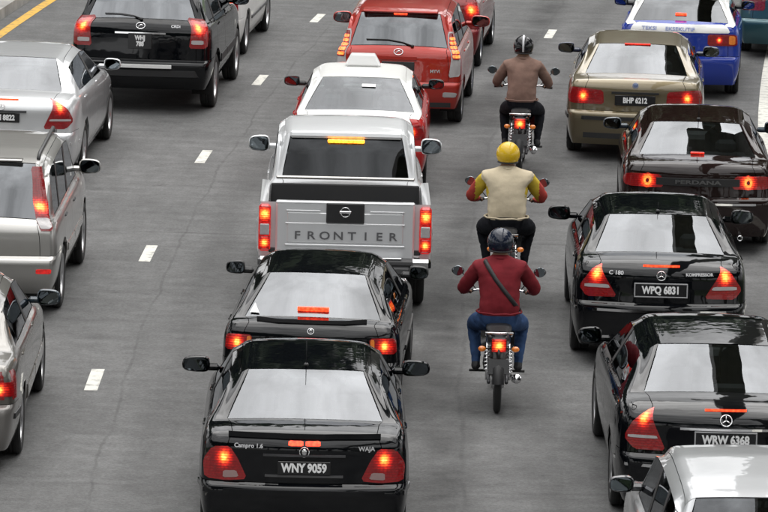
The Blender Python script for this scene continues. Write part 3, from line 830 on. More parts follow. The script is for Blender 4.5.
# --- dark red car ahead of it
loc, rz = at_xy(.47, 68.5)
P = car(dict(name='dark_red_hatchback', paint=DKRED, L=3.7, W=1.65, H=1.52, wb=2.4, ohr=.62, rt=.29, bt=.56, zA=1.04, yA=.09, yB=.34, yBl=.42, zB=1.47, q=.82, yP=1.7, yF=2.0, yC=2.9, zC=1.0, zH=.8, wA=.62, wr=.56, wfr=.955, bow=.05, rim='five', sidecr=.3, yr=(.09, .01, 0, .03, .05, .06, .08), noint=True),
        'dark red hatchback ahead of the red tall hatchback', 'car', loc, rz)
lamp(P, [('tail_lamp', rect(.66, .9, .72, .98), L_RED, .006), ('lit_lens', rect(.70, .86, .80, .95), L_BRI, .011)])

# --- black off-roader in the far left lane, WHJ 788
loc, rz = at_xy(-3.36, 63.45)
P = car(dict(name='black_suv', paint=BLACK, cols={'rear_bumper': BLACK2}, L=4.57, W=1.87, H=1.76, wb=2.71, ohr=.92, rt=.365, arch=.07, bb=.36, bt=.70, zA=1.27, yA=.13, yB=.42, yBl=.52, zB=1.68, q=1.08, yP=2.05, yF=2.45, yC=3.35, zC=1.15, zH=.98, wA=.72, wr=.62, wfr=.95, bow=.05, bowR=.07, rim='five', mirw=.24, mirh=.17, grear=G_TALL, yr=(.10, .0, -.02, .05, .06, .07, .10)),
        'black off-roader with two-line number plate and white bumper strip', 'suv', loc, rz)
lamp(P, [('tail_lamp', [(.70, .90), (.96, .90), (1.02, 1.28), (.78, 1.30), (.74, 1.1)], L_RED, .010), ('lit_lens', [(.77, 1.05), (.94, 1.05), (.98, 1.27), (.80, 1.28)], L_BRI, .015), ('bulb_glow', disc(.875, 1.165, .072), L_COR, .020), ('reverse_lens', rect(.74, .93, .955, 1.01), L_CLR, .015), ('lower_lens', rect(.73, .95, .905, .94), L_RED, .015)])
bar(P, 'chrome_strip', -.36, .36, 1.09, .028, CHROME, .016); emblem(P, 0, 1.185, 'oval', CHROME, .06)
number_plate(P, 'WHJ\n788', .985, .32, .21, None, size=.085)
rear_text(P, 'CRDi', .52, 1.185, .055, BADGE, bold=.0015)
bar(P, 'bumper_step', -.42, .42, .655, .05, WHITEP, .03); bar(P, 'bumper_pad', -.95, .95, .56, .10, TRIM, .012)
for s in (-1, 1):
    m = MB(); m.tube([(s*.60, .62, 1.725), (s*.60, .75, 1.79), (s*.60, 2.3, 1.81), (s*.60, 2.42, 1.75)], .018, 8); m.build('roof_rail', STEEL, P.root)
wiper(P, [(.0, -.02), (-.10, .08), (-.30, .13), (-.50, .12)]); moulding(P, TRIM, .62, .14)

# --- white car ahead of it
loc, rz = at_xy(-3.05, 68.9)
P = car(dict(name='white_car', paint=WHITEC, L=4.4, W=1.72, H=1.46, bt=.56, rim='seven', rt=.31, wb=2.6, ohr=.9, noint=True), 'white car ahead of the black off-roader', 'car', loc, rz)
lamp(P, [('tail_lamp', rect(.55, .9, .70, .92), L_RED, .006), ('lit_lens', rect(.62, .86, .74, .9), L_BRI, .011)]); moulding(P, GREYTRIM, .5)

# --- silver saloon, ..8822
EST = [('tail_lamp', [(.55, .70), (.90, .70), (.98, .80), (.92, .96), (.80, 1.055), (.74, 1.01)], L_RED, .006)]
loc, rz = at_xy(-4.72, 57.3)
P = car(dict(name='silver_sedan', paint=SILVER, L=4.82, W=1.82, H=1.45, wb=2.854, ohr=1.10, rt=.325, bt=.62, zR=1.06, zA=1.10, yA=.60, yB=1.36, yBl=1.0, yP=2.42, yF=2.78, yC=3.62, zC=1.0, wA=.66, wr=.555, wfr=.92, bowR=.12, cap=.20, rim='ten', mirw=.22, mirh=.15, grear=G_REAR, sidecr=.25),
        'silver sedan with number plate ending 8822', 'car', loc, rz)
lamp(P, EST+[('lit_lens', [(.72, .93), (.90, .93), (.88, .98), (.80, 1.04)], L_BRI, .011), ('clear_stripe', [(.64, .795), (.95, .795), (.95, .82), (.66, .82)], L_CLR, .011), ('red_lens', [(.68, .84), (.94, .84), (.91, .92), (.735, .92)], L_BRI, .010)])
number_plate(P, 'WKM 8822', .83, .46, .115, size=.09); bar(P, 'plate_handle', -.33, .33, .905, .03, STEEL, .02)
bar(P, 'high_brake_lamp', -.24, .24, 1.035, .022, L_HI, .012); emblem(P, 0, .965, 'star', CHROME, .045)
bar(P, 'bumper_strip', -1.2, 1.2, .52, .03, CHROME, .010)

# --- silver-grey tall wagon
loc, rz = at_xy(-4.31, 48.72)
P = car(dict(name='silver_suv', paint=SILVER2, L=4.51, W=1.77, H=1.68, wb=2.625, ohr=.85, rt=.345, bb=.30, bt=.64, zA=1.06, yA=.11, yB=.46, yBl=.54, zB=1.62, q=1.06, yP=2.02, yF=2.45, yC=3.30, zC=1.10, zH=.92, wA=.68, wr=.67, wfr=.95, bow=.05, bowR=.06, rim='ten', mirw=.24, mirh=.16, handle=TRIM, grear=G_TALL, sidecr=.3, yr=(.10, .0, -.01, .05, .06, .07, .10)),
        'silver off-roader with tall vertical tail lamps beside its rear window', 'suv', loc, rz)
lamp(P, [('tail_lamp', [(.78, .94), (.92, .94), (1.0, 1.28), (1.10, 1.56), (.99, 1.56), (.89, 1.28)], L_RED, .010), ('lit_lens', [(.83, 1.08), (.94, 1.08), (1.0, 1.30), (.90, 1.30)], L_BRI, .015), ('bulb_glow', disc(.91, 1.17, .06), L_COR, .020), ('reverse_lens', [(.79, .96), (.91, .96), (.94, 1.06), (.82, 1.06)], L_CLR, .015)], cuts=3)
both(P, 'bumper_reflector', rect(.68, .86, .50, .55), L_RED, off=.006, parent=P.rb)
number_plate(P, '', .85); MB().box((0, P.yB+.0, P.zB+.01), (1.0, .12, .03), .012).build('roof_spoiler', SILVER2, P.root)
high_lamp(P, -.14, .14, .12, .03, L_HI, .01)
for s in (-1, 1):
    m = MB(); m.tube([(s*.64, .66, 1.61), (s*.64, .78, 1.66), (s*.64, 2.3, 1.70), (s*.64, 2.45, 1.64)], .020, 8); m.build('roof_rail', TRIM, P.root)
moulding(P, SILVER2, .58, .10)

# --- grey-beige saloon at the left edge
loc, rz = at_xy(-4.14, 41.42)
P = car(dict(name='grey_sedan', paint=GREY, cols={'rear_bumper': paint('grey_bumper', (.20, .19, .18), .5, .4, .1)}, L=4.74, W=1.75, H=1.43, wb=2.80, ohr=1.02, rt=.31, bt=.60, zR=1.0, zA=1.04, yA=.66, yB=1.30, yBl=.98, yP=2.35, yF=2.72, yC=3.45, zC=.98, wA=.64, wr=.56, rim='ten', rimmat=ALLOY, mirw=.22, mirh=.15, mirmat=paint('mirror_blue_black', (.02, .035, .05), .2), grear=G_REAR, sidecr=.7, yr=(.06, .0, 0, .06, .06, .05, .03)),
        'grey beige sedan with dark mirrors and square lit tail lamp', 'car', loc, rz)
lamp(P, [('tail_lamp', rect(.50, 1.05, .68, .93), L_DRK, .006), ('lit_lens', rect(.60, .97, .71, .84), L_BRI, .011), ('bulb_glow', disc(.82, .775, .05), L_COR, .016)])
bar(P, 'bumper_strip', -1.25, 1.25, .52, .06, TRIM, .014); moulding(P, GREY, .50, .16); number_plate(P, '', .80)

# --- blue and white estate taxi
loc, rz = at_xy(4.06, 66.0)
P = car(dict(name='blue_white_hatchback', two=True, paint=BLUE, cols={'roof': WHITEC, 'upper': WHITEC, 'door': BLUE}, L=4.26, W=1.66, H=1.39, wb=2.44, ohr=.92, rt=.285, bt=.58, zR=1.06, zA=1.08, yA=.28, yB=.74, yBl=.55, yP=2.0, yF=2.35, yC=3.1, zC=.95, wA=.66, wr=.56, rim='five', mirmat=TRIM, grear=G_DARK),
        'blue and white hatchback with a lettered white band under its rear window', 'car', loc, rz)
patch(P, 'white_band', rect(-.80, .80, .945, 1.05), WHITEC, off=.007, parent=P.lid, cuts=6, thick=.012)
for t_, x_ in (('TEKSI', -.48), ('EKSEKUTIF', .0)): rear_text(P, t_, x_, .985, .075, simple('blue_lettering', (.25, .30, .55), .5), name='lettering', bold=.001, sx=1.15, off=.010, parent=P.lid)
lamp(P, [('tail_lamp', rect(.42, .88, .77, .93), L_RED, .006), ('lit_lens', rect(.46, .76, .79, .91), L_BRI, .011), ('bulb_glow', rect(.50, .72, .82, .88), L_COR, .016), ('indicator_lens', rect(.78, .86, .79, .91), L_AMB, .011)])
high_lamp(P, -.08, .08, .28, .035, L_HI, .006); number_plate(P, '', .70)

# --- teal car at the far right
loc, rz = at_xy(6.05, 70.4)
P = car(dict(name='teal_sedan', paint=TEAL, L=4.4, W=1.70, H=1.42, bt=.56, noint=True, mirmat=TRIM), 'teal sedan at the road edge beyond the blue and white hatchback', 'car', loc, rz)
lamp(P, [('tail_lamp', rect(.5, .9, .72, .92), L_DRK, .006)]); number_plate(P, '', .8)

# --- champagne saloon, BHP 6212
loc, rz = at_rear(635, 101, .80)
P = car(dict(name='champagne_sedan', paint=GOLD, L=4.47, W=1.74, H=1.415, wb=2.725, ohr=1.0, rt=.315, bt=.62, zR=1.06, zA=1.075, yA=.60, yB=1.32, yBl=.96, yP=2.32, yF=2.68, yC=3.42, zC=.98, wA=.645, wr=.545, rim='seven', mirw=.22, mirh=.14, mirmat=paint('mirror_navy', (.012, .02, .05), .2), grear=G_REAR, lipc=.85, sidecr=.6),
        'champagne sedan with number plate BHP 6212', 'car', loc, rz)
lamp(P, [('tail_lamp', [(.42, .74), (.90, .74), (.98, .84), (.92, .95), (.44, .92)], L_RED, .006), ('lit_lens', [(.61, .76), (.90, .76), (.95, .85), (.90, .93), (.61, .91)], L_BRI, .011), ('bulb_glow', disc(.74, .84, .06), L_COR, .016), ('inner_lens', rect(.44, .58, .76, .895), L_BRI, .011)])
number_plate(P, 'BHP 6212', .80, .52, .13, None, size=.095); bar(P, 'plate_handle', -.32, .32, .895, .03, TRIM, .02)
bar(P, 'bumper_strip', -1.2, 1.2, .565, .055, TRIM, .014); bar(P, 'bumper_valance', -.70, .70, .34, .08, TRIM, .012)
emblem(P, 0, .99, 'disc', simple('roundel_blue', (.15, .2, .35), .3), .035)
bar(P, 'high_brake_lamp', -.0, .0, 1, .01, L_HI, n=1) if False else high_lamp(P, -.17, .17, .955, .016, L_HID, .004)

# --- brown black saloon with ring lamps
loc, rz = at_rear(698, 183, .84)
P = car(dict(name='brown_black_sedan', paint=BROWN, L=4.61, W=1.735, H=1.40, wb=2.635, ohr=1.06, rt=.31, bt=.64, zR=1.045, zA=1.07, yA=.64, yB=1.32, yBl=.98, yP=2.36, yF=2.70, yC=3.42, zC=.97, wA=.66, wr=.54, bowR=.12, rim='seven', mirw=.22, mirh=.14, mirmat=paint('mirror_slate', (.03, .045, .06), .2), grear=G_REAR),
        'dark brown sedan with glowing ring tail lamps', 'car', loc, rz)
bar(P, 'lamp_panel', -.52, .52, .84, .10, TRIM, .010); rear_text(P, 'PERDANA', 0, .84, .062, simple('dark_chrome', (.22, .22, .22), .3, .8), name='badge', bold=.002, sx=1.9, off=.014)
lamp(P, [('tail_lamp', [(.42, .77), (.90, .77), (.96, .86), (.90, .92), (.46, .92)], L_RED, .006), ('lit_lens', disc(.64, .845, .085, 16), L_BRI, .011), ('ring_glow', disc(.64, .845, .055, 16), L_LED, .016), ('ring_hub', disc(.64, .845, .026, 12), L_DRK, .021)], cuts=4)
high_lamp(P, -.08, .08, .05, .018, L_HID, .006); number_plate(P, '', .48, size=.088)
antenna(P, .02, 1.40, P.zB+.015, .25, -.35); exhaust(P, .5); bar(P, 'bumper_strip', -1.2, 1.2, .60, .03, CHROME, .010)

# --- black saloon, WPQ 6831
STAR = [('tail_lamp', [(.47, .73), (.86, .72), (.92, .82), (.84, .99), (.745, 1.05), (.665, .97)], L_RED, .006)]
loc, rz = at_rear(661, 291, .81)
P = car(dict(name='black_star_sedan', paint=BLACK, L=4.53, W=1.73, H=1.425, wb=2.715, ohr=1.02, rt=.315, bt=.64, zR=1.085, zA=1.11, yA=.56, yB=1.28, yBl=.92, yP=2.30, yF=2.66, yC=3.42, zC=.99, wA=.645, wr=.54, bowR=.13, cap=.20, rim='seven', mirw=.24, mirh=.15, grear=G_REAR, sidecr=.3),
        'black sedan with number plate WPQ 6831', 'car', loc, rz)
lamp(P, STAR+[('lit_lens', [(.62, .90), (.86, .90), (.82, .98), (.745, 1.035), (.675, .965)], L_BRI, .012), ('clear_stripe', [(.56, .815), (.88, .815), (.88, .85), (.585, .85)], L_CLR, .011), ('red_lens', [(.50, .74), (.85, .735), (.88, .80), (.545, .80)], L_BRI, .009)])
number_plate(P, 'WPQ 6831', .81, .52, .125, simple('frame_grey', (.35, .35, .36), .4), size=.102)
bar(P, 'high_brake_lamp', -.21, .21, 1.04, .022, L_HI, .012); emblem(P, 0, .955, 'star', CHROME, .045)
rear_text(P, 'C 180', -.50, .97, .06, BADGE, bold=.0015); rear_text(P, 'KOMPRESSOR', .42, .97, .045, BADGE, bold=.0015)
bar(P, 'bumper_strip', -1.2, 1.2, .60, .03, CHROME, .010); antenna(P, 0, 1.38, P.zB+.01, .10, -.6); exhaust(P, -.52)

# --- black saloon, WRW 6368
loc, rz = at_rear(726, 440, .83)
P = car(dict(name='black_star_sedan', paint=BLACK, L=4.82, W=1.83, H=1.45, wb=2.854, ohr=1.08, rt=.325, bt=.64, zR=1.09, zA=1.13, yA=.58, yB=1.36, yBl=.98, yP=2.42, yF=2.80, yC=3.62, zC=1.01, wA=.665, wr=.56, wfr=.92, bowR=.14, cap=.22, rim='ten', mirw=.22, mirh=.15, grear=G_REAR, sidecr=.3),
        'black sedan with number plate WRW 6368', 'car', loc, rz)
lamp(P, [(a, [(x, z+.01) for x, z in b], c, d) for a, b, c, d in EST]+[('lit_lens', [(.70, .95), (.90, .95), (.88, 1.0), (.80, 1.055)], L_BRI, .011), ('clear_stripe', [(.64, .81), (.95, .81), (.95, .835), (.66, .835)], L_CLR, .011), ('red_lens', [(.68, .85), (.94, .85), (.91, .93), (.735, .93)], L_BRI, .010)])
number_plate(P, 'WRW 6368', .82, .52, .125, simple('frame_grey', (.35, .35, .36), .4), size=.102); bar(P, 'chrome_strip', -.42, .42, .91, .025, CHROME, .022)
bar(P, 'high_brake_lamp', -.21, .21, 1.055, .02, L_HI, .012); emblem(P, 0, .985, 'star', CHROME, .05)
bar(P, 'bumper_strip', -1.2, 1.2, .58, .03, CHROME, .010)

# --- pale silver saloon at the bottom edge
loc, rz = at_xy(2.95, 34.72)
P = car(dict(name='pale_silver_hatchback', paint=PALE, L=3.85, W=1.70, H=1.50, wb=2.44, ohr=.66, rt=.30, bt=.58, zA=1.03, yA=.10, yB=.40, yBl=.50, zB=1.45, q=.90, yP=1.62, yF=2.18, yC=2.72, zC=1.0, zH=.84, wA=.64, wr=.575, wfr=.955, bow=.05, mirw=.20, mirh=.13, mirmat=DGREY, sidecr=.3),
        'pale silver hatchback behind the black sedan with plate WRW 6368', 'car', loc, rz)
lamp(P, [('tail_lamp', rect(.66, .9, .70, .98), L_RED, .006), ('lit_lens', rect(.70, .86, .80, .95), L_BRI, .011)]); number_plate(P, '', .8)

# --- silver pickup: cab from the same builder, open load bed behind it
p = place(345, 230, .97); loc = (p.x, p.y, 0); rz = -heading(p.y)+RAD(2.0)
BED = 1.52
P = car(dict(name='pickup_truck', raw=True, paint=SILVERB, L=3.50, W=1.76, H=1.70, wb=2.95, ohr=-.42, rt=.355, arch=.06, bb=.36, bt=.72, zA=1.16, yA=.03, yB=.22, yBl=.26, zB=1.655, q=None, yP=1.02, yF=1.35, yC=2.20, zC=1.12, zH=1.02, wA=.70, wr=.655, wfr=.985, bow=.03, bowR=.03, rim='seven', mirw=.24, mirh=.18, mirz=.03, miry=.12, mirmat=SILVER, grear=G_DARK, yr=(.04, .03, .03, .03, .03, .03, .03), noint=True),
        'silver pickup truck with FRONTIER lettering on its tailgate', 'pickup truck', loc, rz)
root = P.root
for o in list(root.children): o.location.y += BED
WB = .915; yw = BED-.42; RA = .415
def bed_side(s):
    n = 16; zt, zb_ = 1.145, .50
    arc = [(yw+RA*cos(a), .365+RA*sin(a)) for a in [math.asin((zb_-.365)/RA)+(pi-2*math.asin((zb_-.365)/RA))*k/n for k in range(n+1)]]
    out = [(BED-.012, zb_), (BED-.012, zt)]+[(y, zt) for y in (1.1, .7, .35, .07)]+[(.07, .62), (.10, zb_)]
    bm = bmesh.new()
    def prof(z): return WB-.035*((z-.80)/.4)**2 if z > .80 else WB-.02*((.80-z)/.3)**2
    poly = out+arc[::-1]
    top = []; 
    # columns: quads from the lower outline (sill or arch) to the rail
    cols = []
    ys = sorted(set([BED-.012, .07]+[a[0] for a in arc]+[.2, .45, 1.5*.92]))
    for y in ys:
        low = zb_
        d = RA*RA-(y-yw)**2
        if d > 0: low = max(zb_, .365+math.sqrt(d))
        cols.append((y, low))
    vs = []; fs = []; K = 7
    for y, low in cols:
        for k in range(K):
            z = lerp(low, zt, k/(K-1)); x = prof(z)
            fl = max(0, 1-abs(math.hypot(y-yw, z-.365)-RA)/.09); vs.append((s*(x+.03*fl-(.02 if k == K-1 else 0)), y, z))
    for i in range(len(cols)-1):
        for k in range(K-1):
            f = [i*K+k, (i+1)*K+k, (i+1)*K+k+1, i*K+k+1]; fs.append(f if s > 0 else f[::-1])
    N0 = len(vs)
    for y, low in cols: vs += [(s*(WB-.02), y, zt), (s*(WB-.095), y, zt-.006), (s*(WB-.11), y, zt-.05), (s*(WB-.11), y, .62)]
    for i in range(len(cols)-1):
        for k in range(3):
            f = [N0+i*4+k, N0+(i+1)*4+k, N0+(i+1)*4+k+1, N0+i*4+k+1]; fs.append(f if s > 0 else f[::-1])
    # tail end closing strip
    e = [(s*prof(lerp(zb_, zt, k/6)), .07, lerp(zb_, zt, k/6)) for k in range(7)]; e2 = [(s*(WB-.20), .07, q[2]) for q in e]
    b = len(vs); vs += e+e2
    for k in range(6): f = [b+k, b+k+1, b+8+k, b+7+k]; fs.append(f if s < 0 else f[::-1])
    o = MB().add(vs, fs).build('bed_side', SILVERB, root)
    m = MB(); n = 20; wv = []
    for k in range(n+1):
        a = -.2+(pi+.4)*k/n
        for x in (WB-.01, WB-.32): wv.append((s*x, yw+RA*cos(a), .365+RA*sin(a)))
    m.add(wv, [[2*k, 2*k+2, 2*k+3, 2*k+1] for k in range(n)]+[[2*k+1 for k in range(n+1)]]).build('wheel_well', UNDER, o)
for s in (1, -1): bed_side(s)
MB().box((0, BED/2+.02, .63), (1.60, BED-.05, .05), .01).build('bed_floor', simple('bed_shade_black', (.02, .02, .021), .7), root)  # shade of the bed interior put into a near-black colour, front wall too
MB().box((0, BED-.03, .88), (1.60, .04, .46), .01).build('bed_front_wall', simple('bed_shade_black', (.02, .02, .021), .7), root)
tg = MB().box((0, .045, .855), (1.46, .055, .60), .02).box((0, .05, 1.15), (1.46, .075, .03), .012).box((0, .030, .885), (1.24, .04, .34), .018).build('tailgate', SILVERB, root)
MB().box((0, .012, .93), (1.26, .012, .016), .004).box((0, .008, .70), (1.26, .014, .02), .005).box((.44, .008, 1.065), (.36, .008, .014), .003).box((-.44, .008, 1.065), (.36, .008, .014), .003).build('tailgate_rib', SILVERB, tg)
MB().box((0, .005, 1.045), (.40, .025, .22), .02).build('handle_plate', TRIM, tg)
m = MB(); m.tube([Vector((.05*cos(2*pi*k/20), -.012, 1.06+.05*sin(2*pi*k/20))) for k in range(21)], .006, 6, False); m.box((0, -.014, 1.06), (.125, .01, .024), .004); m.build('emblem', CHROME, tg)
for k_, t_ in enumerate('FRONTIER'): put_text('letter', t_, .12, simple('lettering_grey', (.11, .11, .115), .5), tg, (-.50+k_*.1435, .007, .80), (1, 0, 0), (0, 0, 1), .002, 1.2)
for s in (1, -1):
    h = MB().box((s*.845, .035, .875), (.125, .07, .50), .025).build('tail_lamp', L_RED, root)
    glow_box('lit_lens', s*.845-.052, s*.845+.052, .945, 1.105, -.006, h, (s*.845, 1.025, .07))
    MB().box((s*.845, .0, .86), (.10, .02, .12), .01).build('reverse_lens', L_CLR, h); glow_box('lower_lens', s*.845-.052, s*.845+.052, .645, .785, -.006, h, (s*.845, .72, .05))
MB().box((0, -.04, .545), (1.62, .15, .07), .02).box((0, -.05, .46), (1.40, .14, .11), .03).build('rear_bumper', GREYTRIM, root)
MB().box((0, -.05, .592), (1.2, .12, .012), .004).build('bumper_step', CHROME, root)
for s in (1, -1): MB().box((s*.80, -.04, .53), (.22, .17, .12), .03).build('bumper_corner', CHROME, root)
number_plate_loc = MB().box((0, -.13, .47), (.42, .012, .10), .003).build('number_plate', PLATE, root)
MB().box((0, BED+.145, 1.555), (.40, .03, .04), .008).build('high_brake_lamp', L_HIA, root)
MB().box((0, BED+.185, 1.615), (1.22, .05, .075), .02, Matrix.Rotation(-.3, 3, 'X')).build('window_header', SILVERB, root)
bs = MB(); bs.box((0, BED-.015, 1.175), (1.50, .05, .035), .012); bs.build('cab_sill_bar', SILVER2, root)
for s in (-1, 1):
    fs_ = MB().box((s*.36, BED+.95, 1.05), (.48, .14, .66), .06, Matrix.Rotation(-.2, 3, 'X')).build('front_seat', SEAT, root)
    MB().box((s*.36, BED+.88, 1.44), (.25, .10, .18), .04).build('headrest', SEAT, fs_)

for o in root.children:                              # stands high on its springs
    if o.name.split('.')[0] == 'wheel': o.scale = (1, 1.06, 1.06); o.location.z = P.rt*1.06+.002
    else: o.location.z += .10
# ------------------------------------------------------------------ motorcycles and riders
def moto(label, name, loc, rz, body, spoke, plate, box=False):
    root = empty(name, loc, rz, label, 'motorcycle', 'motorcycles riding between the lanes'); R = .29; WBm = 1.24; bm_ = body
    def mwheel(y):
        t = MB(); t.lathe([(R-.052, -.024), (R-.03, -.036), (R-.008, -.026), (R, -.01), (R, .01), (R-.008, .026), (R-.03, .036), (R-.052, .024)], (0, 0, 0), 'X', 32)
        w_ = t.build('wheel', RUBBER, root); w_.location = (0, y, R+.002)
        r = MB(); r.lathe([(R-.05, -.026), (R-.065, -.022), (R-.07, 0), (R-.065, .022), (R-.05, .026)], (0, 0, 0), 'X', 32); r.build('rim', spoke, w_)
        h = MB(); h.lathe([(0, -.06), (.055, -.06), (.06, -.03), (.06, .03), (.055, .06), (0, .06)], (0, 0, 0), 'X', 18); h.build('hub', spoke, w_)
        s = MB()
        for k in range(10):
            a = 2*pi*k/10
            for q in (-1, 1): s.tube([(q*.035, .055*cos(a), .055*sin(a)), (q*.008, (R-.06)*cos(a+.25*q), (R-.06)*sin(a+.25*q))], .004, 4)
        s.build('spokes', CHROME, w_)
    mwheel(0); mwheel(WBm)
    for s in (-1, 1): MB().tube([(s*.085, 0, R), (s*.085, .25, R+.03), (s*.07, .48, R+.06)], .018, 8).build('swingarm', STEEL, root)
    for s in (-1, 1):
        m = MB(); m.tube([(s*.11, .02, R+.02), (s*.105, .10, .66)], .012, 8)
        pts = []; A, B = Vector((s*.11, .035, R+.10)), Vector((s*.107, .09, .60))
        for k in range(49): a = 2*pi*k/8; pts.append(A.lerp(B, k/48)+Vector((.026*cos(a), .026*sin(a), 0)))
        m.tube(pts, .006, 5); m.build('shock_absorber', CHROME, root)
    m = MB(); vs = []; fs = []                                  # rear mudguard
    for i in range(15):
        a = RAD(172-i*9); c = Vector((0, (R+.055)*cos(a), R+(R+.055)*sin(a)))
        for x, d in ((-.058, -.03), (-.052, 0), (0, .012), (.052, 0), (.058, -.03)): vs.append((x, c.y+d*cos(a), c.z+d*sin(a)))
    for i in range(14):
        for k in range(4): fs.append([i*5+k, i*5+k+1, (i+1)*5+k+1, (i+1)*5+k])
    m.add(vs, fs).build('rear_mudguard', TRIM, root)
    # tail, side covers, seat
    def loft(name, sec, mat):
        vs = []; fs = []; n = 12
        for y, z, wx, hz_ in sec:
            for k in range(n):
                a = 2*pi*k/n; cx, sz = cos(a), sin(a)
                vs.append((wx*math.copysign(abs(cx)**.7, cx), y, z+hz_*math.copysign(abs(sz)**.7, sz)))
        for i in range(len(sec)-1):
            for k in range(n): k2 = (k+1) % n; fs.append([i*n+k, i*n+k2, (i+1)*n+k2, (i+1)*n+k])
        fs += [list(range(n)), [(len(sec)-1)*n+k for k in range(n)][::-1]]
        return MB().add(vs, fs).build(name, mat, root)
    loft('tail_cowl', [(-.20, .74, .05, .03), (-.12, .73, .09, .06), (.1, .69, .12, .09), (.4, .62, .12, .11), (.62, .58, .09, .10)], bm_)
    loft('seat', [(-.14, .80, .08, .02), (-.05, .81, .12, .04), (.25, .80, .13, .045), (.5, .77, .12, .045), (.68, .76, .08, .03)], simple('seat_vinyl', (.015, .015, .016), .45, bump=.3, bscale=90))
    loft('engine', [(.42, .36, .10, .10), (.55, .37, .14, .13), (.78, .38, .13, .12), (.9, .40, .08, .08)], STEEL)
    loft('main_frame', [(.5, .60, .06, .07), (.8, .62, .07, .06), (1.0, .80, .06, .08)], bm_)
    loft('leg_shield', [(.86, .62, .19, .22), (.92, .64, .21, .24), (.97, .70, .16, .20)], bm_)
    loft('headlamp_cowl', [(.92, .98, .11, .07), (1.02, 1.0, .13, .08), (1.12, .98, .09, .06)], bm_)
    MB().tube([(0, .98, .92), (0, 1.06, .72), (0, 1.08, .66)], .03, 8).build('steering_stem', STEEL, root)
    for s in (-1, 1): MB().tube([(s*.075, 1.05, .78), (s*.075, WBm, R)], [.024, .018], 8).build('fork_leg', CHROME, root)
    m = MB(); vs = []; fs = []
    for i in range(11):
        a = RAD(160-i*13); c = Vector((0, WBm+(R+.03)*cos(a), R+(R+.03)*sin(a)))
        for x in (-.065, -.05, .05, .065): vs.append((x, c.y, c.z-(.03 if abs(x) > .06 else 0)))
    for i in range(10):
        for k in range(3): fs.append([i*4+k, i*4+k+1, (i+1)*4+k+1, (i+1)*4+k])
    m.add(vs, fs).build('front_mudguard', bm_, root)
    hb = MB().tube([(-.34, .80, 1.02), (-.20, .88, 1.03), (-.08, .96, .99), (.08, .96, .99), (.20, .88, 1.03), (.34, .80, 1.02)], .012, 8).build('handlebar', CHROME, root)
    for s in (-1, 1):
        MB().tube([(s*.25, .853, 1.027), (s*.365, .786, 1.018)], .018, 8).build('grip', TRIM, hb)
        mr_ = MB().tube([(s*.22, .87, 1.04), (s*.30, .84, 1.14), (s*.36, .86, 1.20)], .006, 6).ell((s*.40, .86, 1.22), (.062, .022, .045), 14, 8).build('mirror', TRIM, hb)
        MB().lathe([(0, 0), (.048, 0), (.05, .004)], (s*.40, .836, 1.22), 'Y', 18).build('mirror_glass', MIRG, mr_, False)
    tl = MB().box((0, -.20, .70), (.15, .06, .14), .02).build('tail_lamp_housing', TRIM, root); glow_box('tail_lamp', -.068, .068, .638, .762, -.245, tl, (0, .70, .06))
    for s in (-1, 1):
        i_ = MB().tube([(s*.06, -.17, .66), (s*.13, -.18, .655)], .010, 6).build('indicator_stalk', TRIM, root); MB().ell((s*.16, -.185, .655), (.038, .03, .028), 12, 8).build('indicator', L_AMB, i_)
    pl = MB().box((0, -.275, .50), (.20, .008, .15), .003, Matrix.Rotation(-.3, 3, 'X')).build('number_plate', PLATE, root)
    ya, za = Vector((0, .295, .955)), 0
    for i, t in enumerate(plate.split('\n') if plate else []): put_text('plate_lettering', t, .062, WHITE, pl, Vector((0, -.2825, .50))+ya*(.033-i*.066), (1, 0, 0), ya, .002)
    MB().tube([(0, -.24, .66), (0, -.27, .58)], .015, 6).build('plate_bracket', TRIM, root)
    MB().tube([(.10, .70, .26), (.15, .45, .25), (.17, .2, .29), (.18, -.15, .36)], [.018, .02, .042, .046], 12).build('exhaust', CHROME, root)
    for s in (-1, 1): MB().tube([(s*.10, .52, .30), (s*.27, .52, .30)], .013, 8).build('footpeg', RUBBER, root)
    MB().tube([(-.12, -.16, .78), (-.13, -.24, .82), (.13, -.24, .82), (.12, -.16, .78)], .011, 8).build('grab_rail', CHROME, root)
    if box: MB().box((0, -.22, .97), (.34, .28, .24), .05).build('top_box', TRIM, root)
    return root

def skin(chain, edges, rad, root=0, sub=2):
    """grow a surface round a skeleton; returns vertices and faces"""
    me = bpy.data.meshes.new('sk'); me.from_pydata([tuple(c) for c in chain], edges, []); ob = bpy.data.objects.new('sk', me); C.objects.link(ob)
    md = ob.modifiers.new('k', 'SKIN'); md.use_smooth_shade = True
    sv = me.skin_vertices[0].data
    for i, r in enumerate(rad): sv[i].radius = r if isinstance(r, tuple) else (r, r)
    for v in sv: v.use_root = False
    sv[root].use_root = True
    ss = ob.modifiers.new('s', 'SUBSURF'); ss.levels = sub+(1 if len(chain) > 12 else 0); ss.render_levels = ss.levels
    dg = bpy.context.evaluated_depsgraph_get(); dg.update(); ev = ob.evaluated_get(dg); em = ev.to_mesh()
    r = ([v.co.copy() for v in em.vertices], [list(p.vertices) for p in em.polygons]); ev.to_mesh_clear(); bpy.data.objects.remove(ob); bpy.data.meshes.remove(me)
    return r
SKIN = simple('skin', (.26, .14, .085), .55)
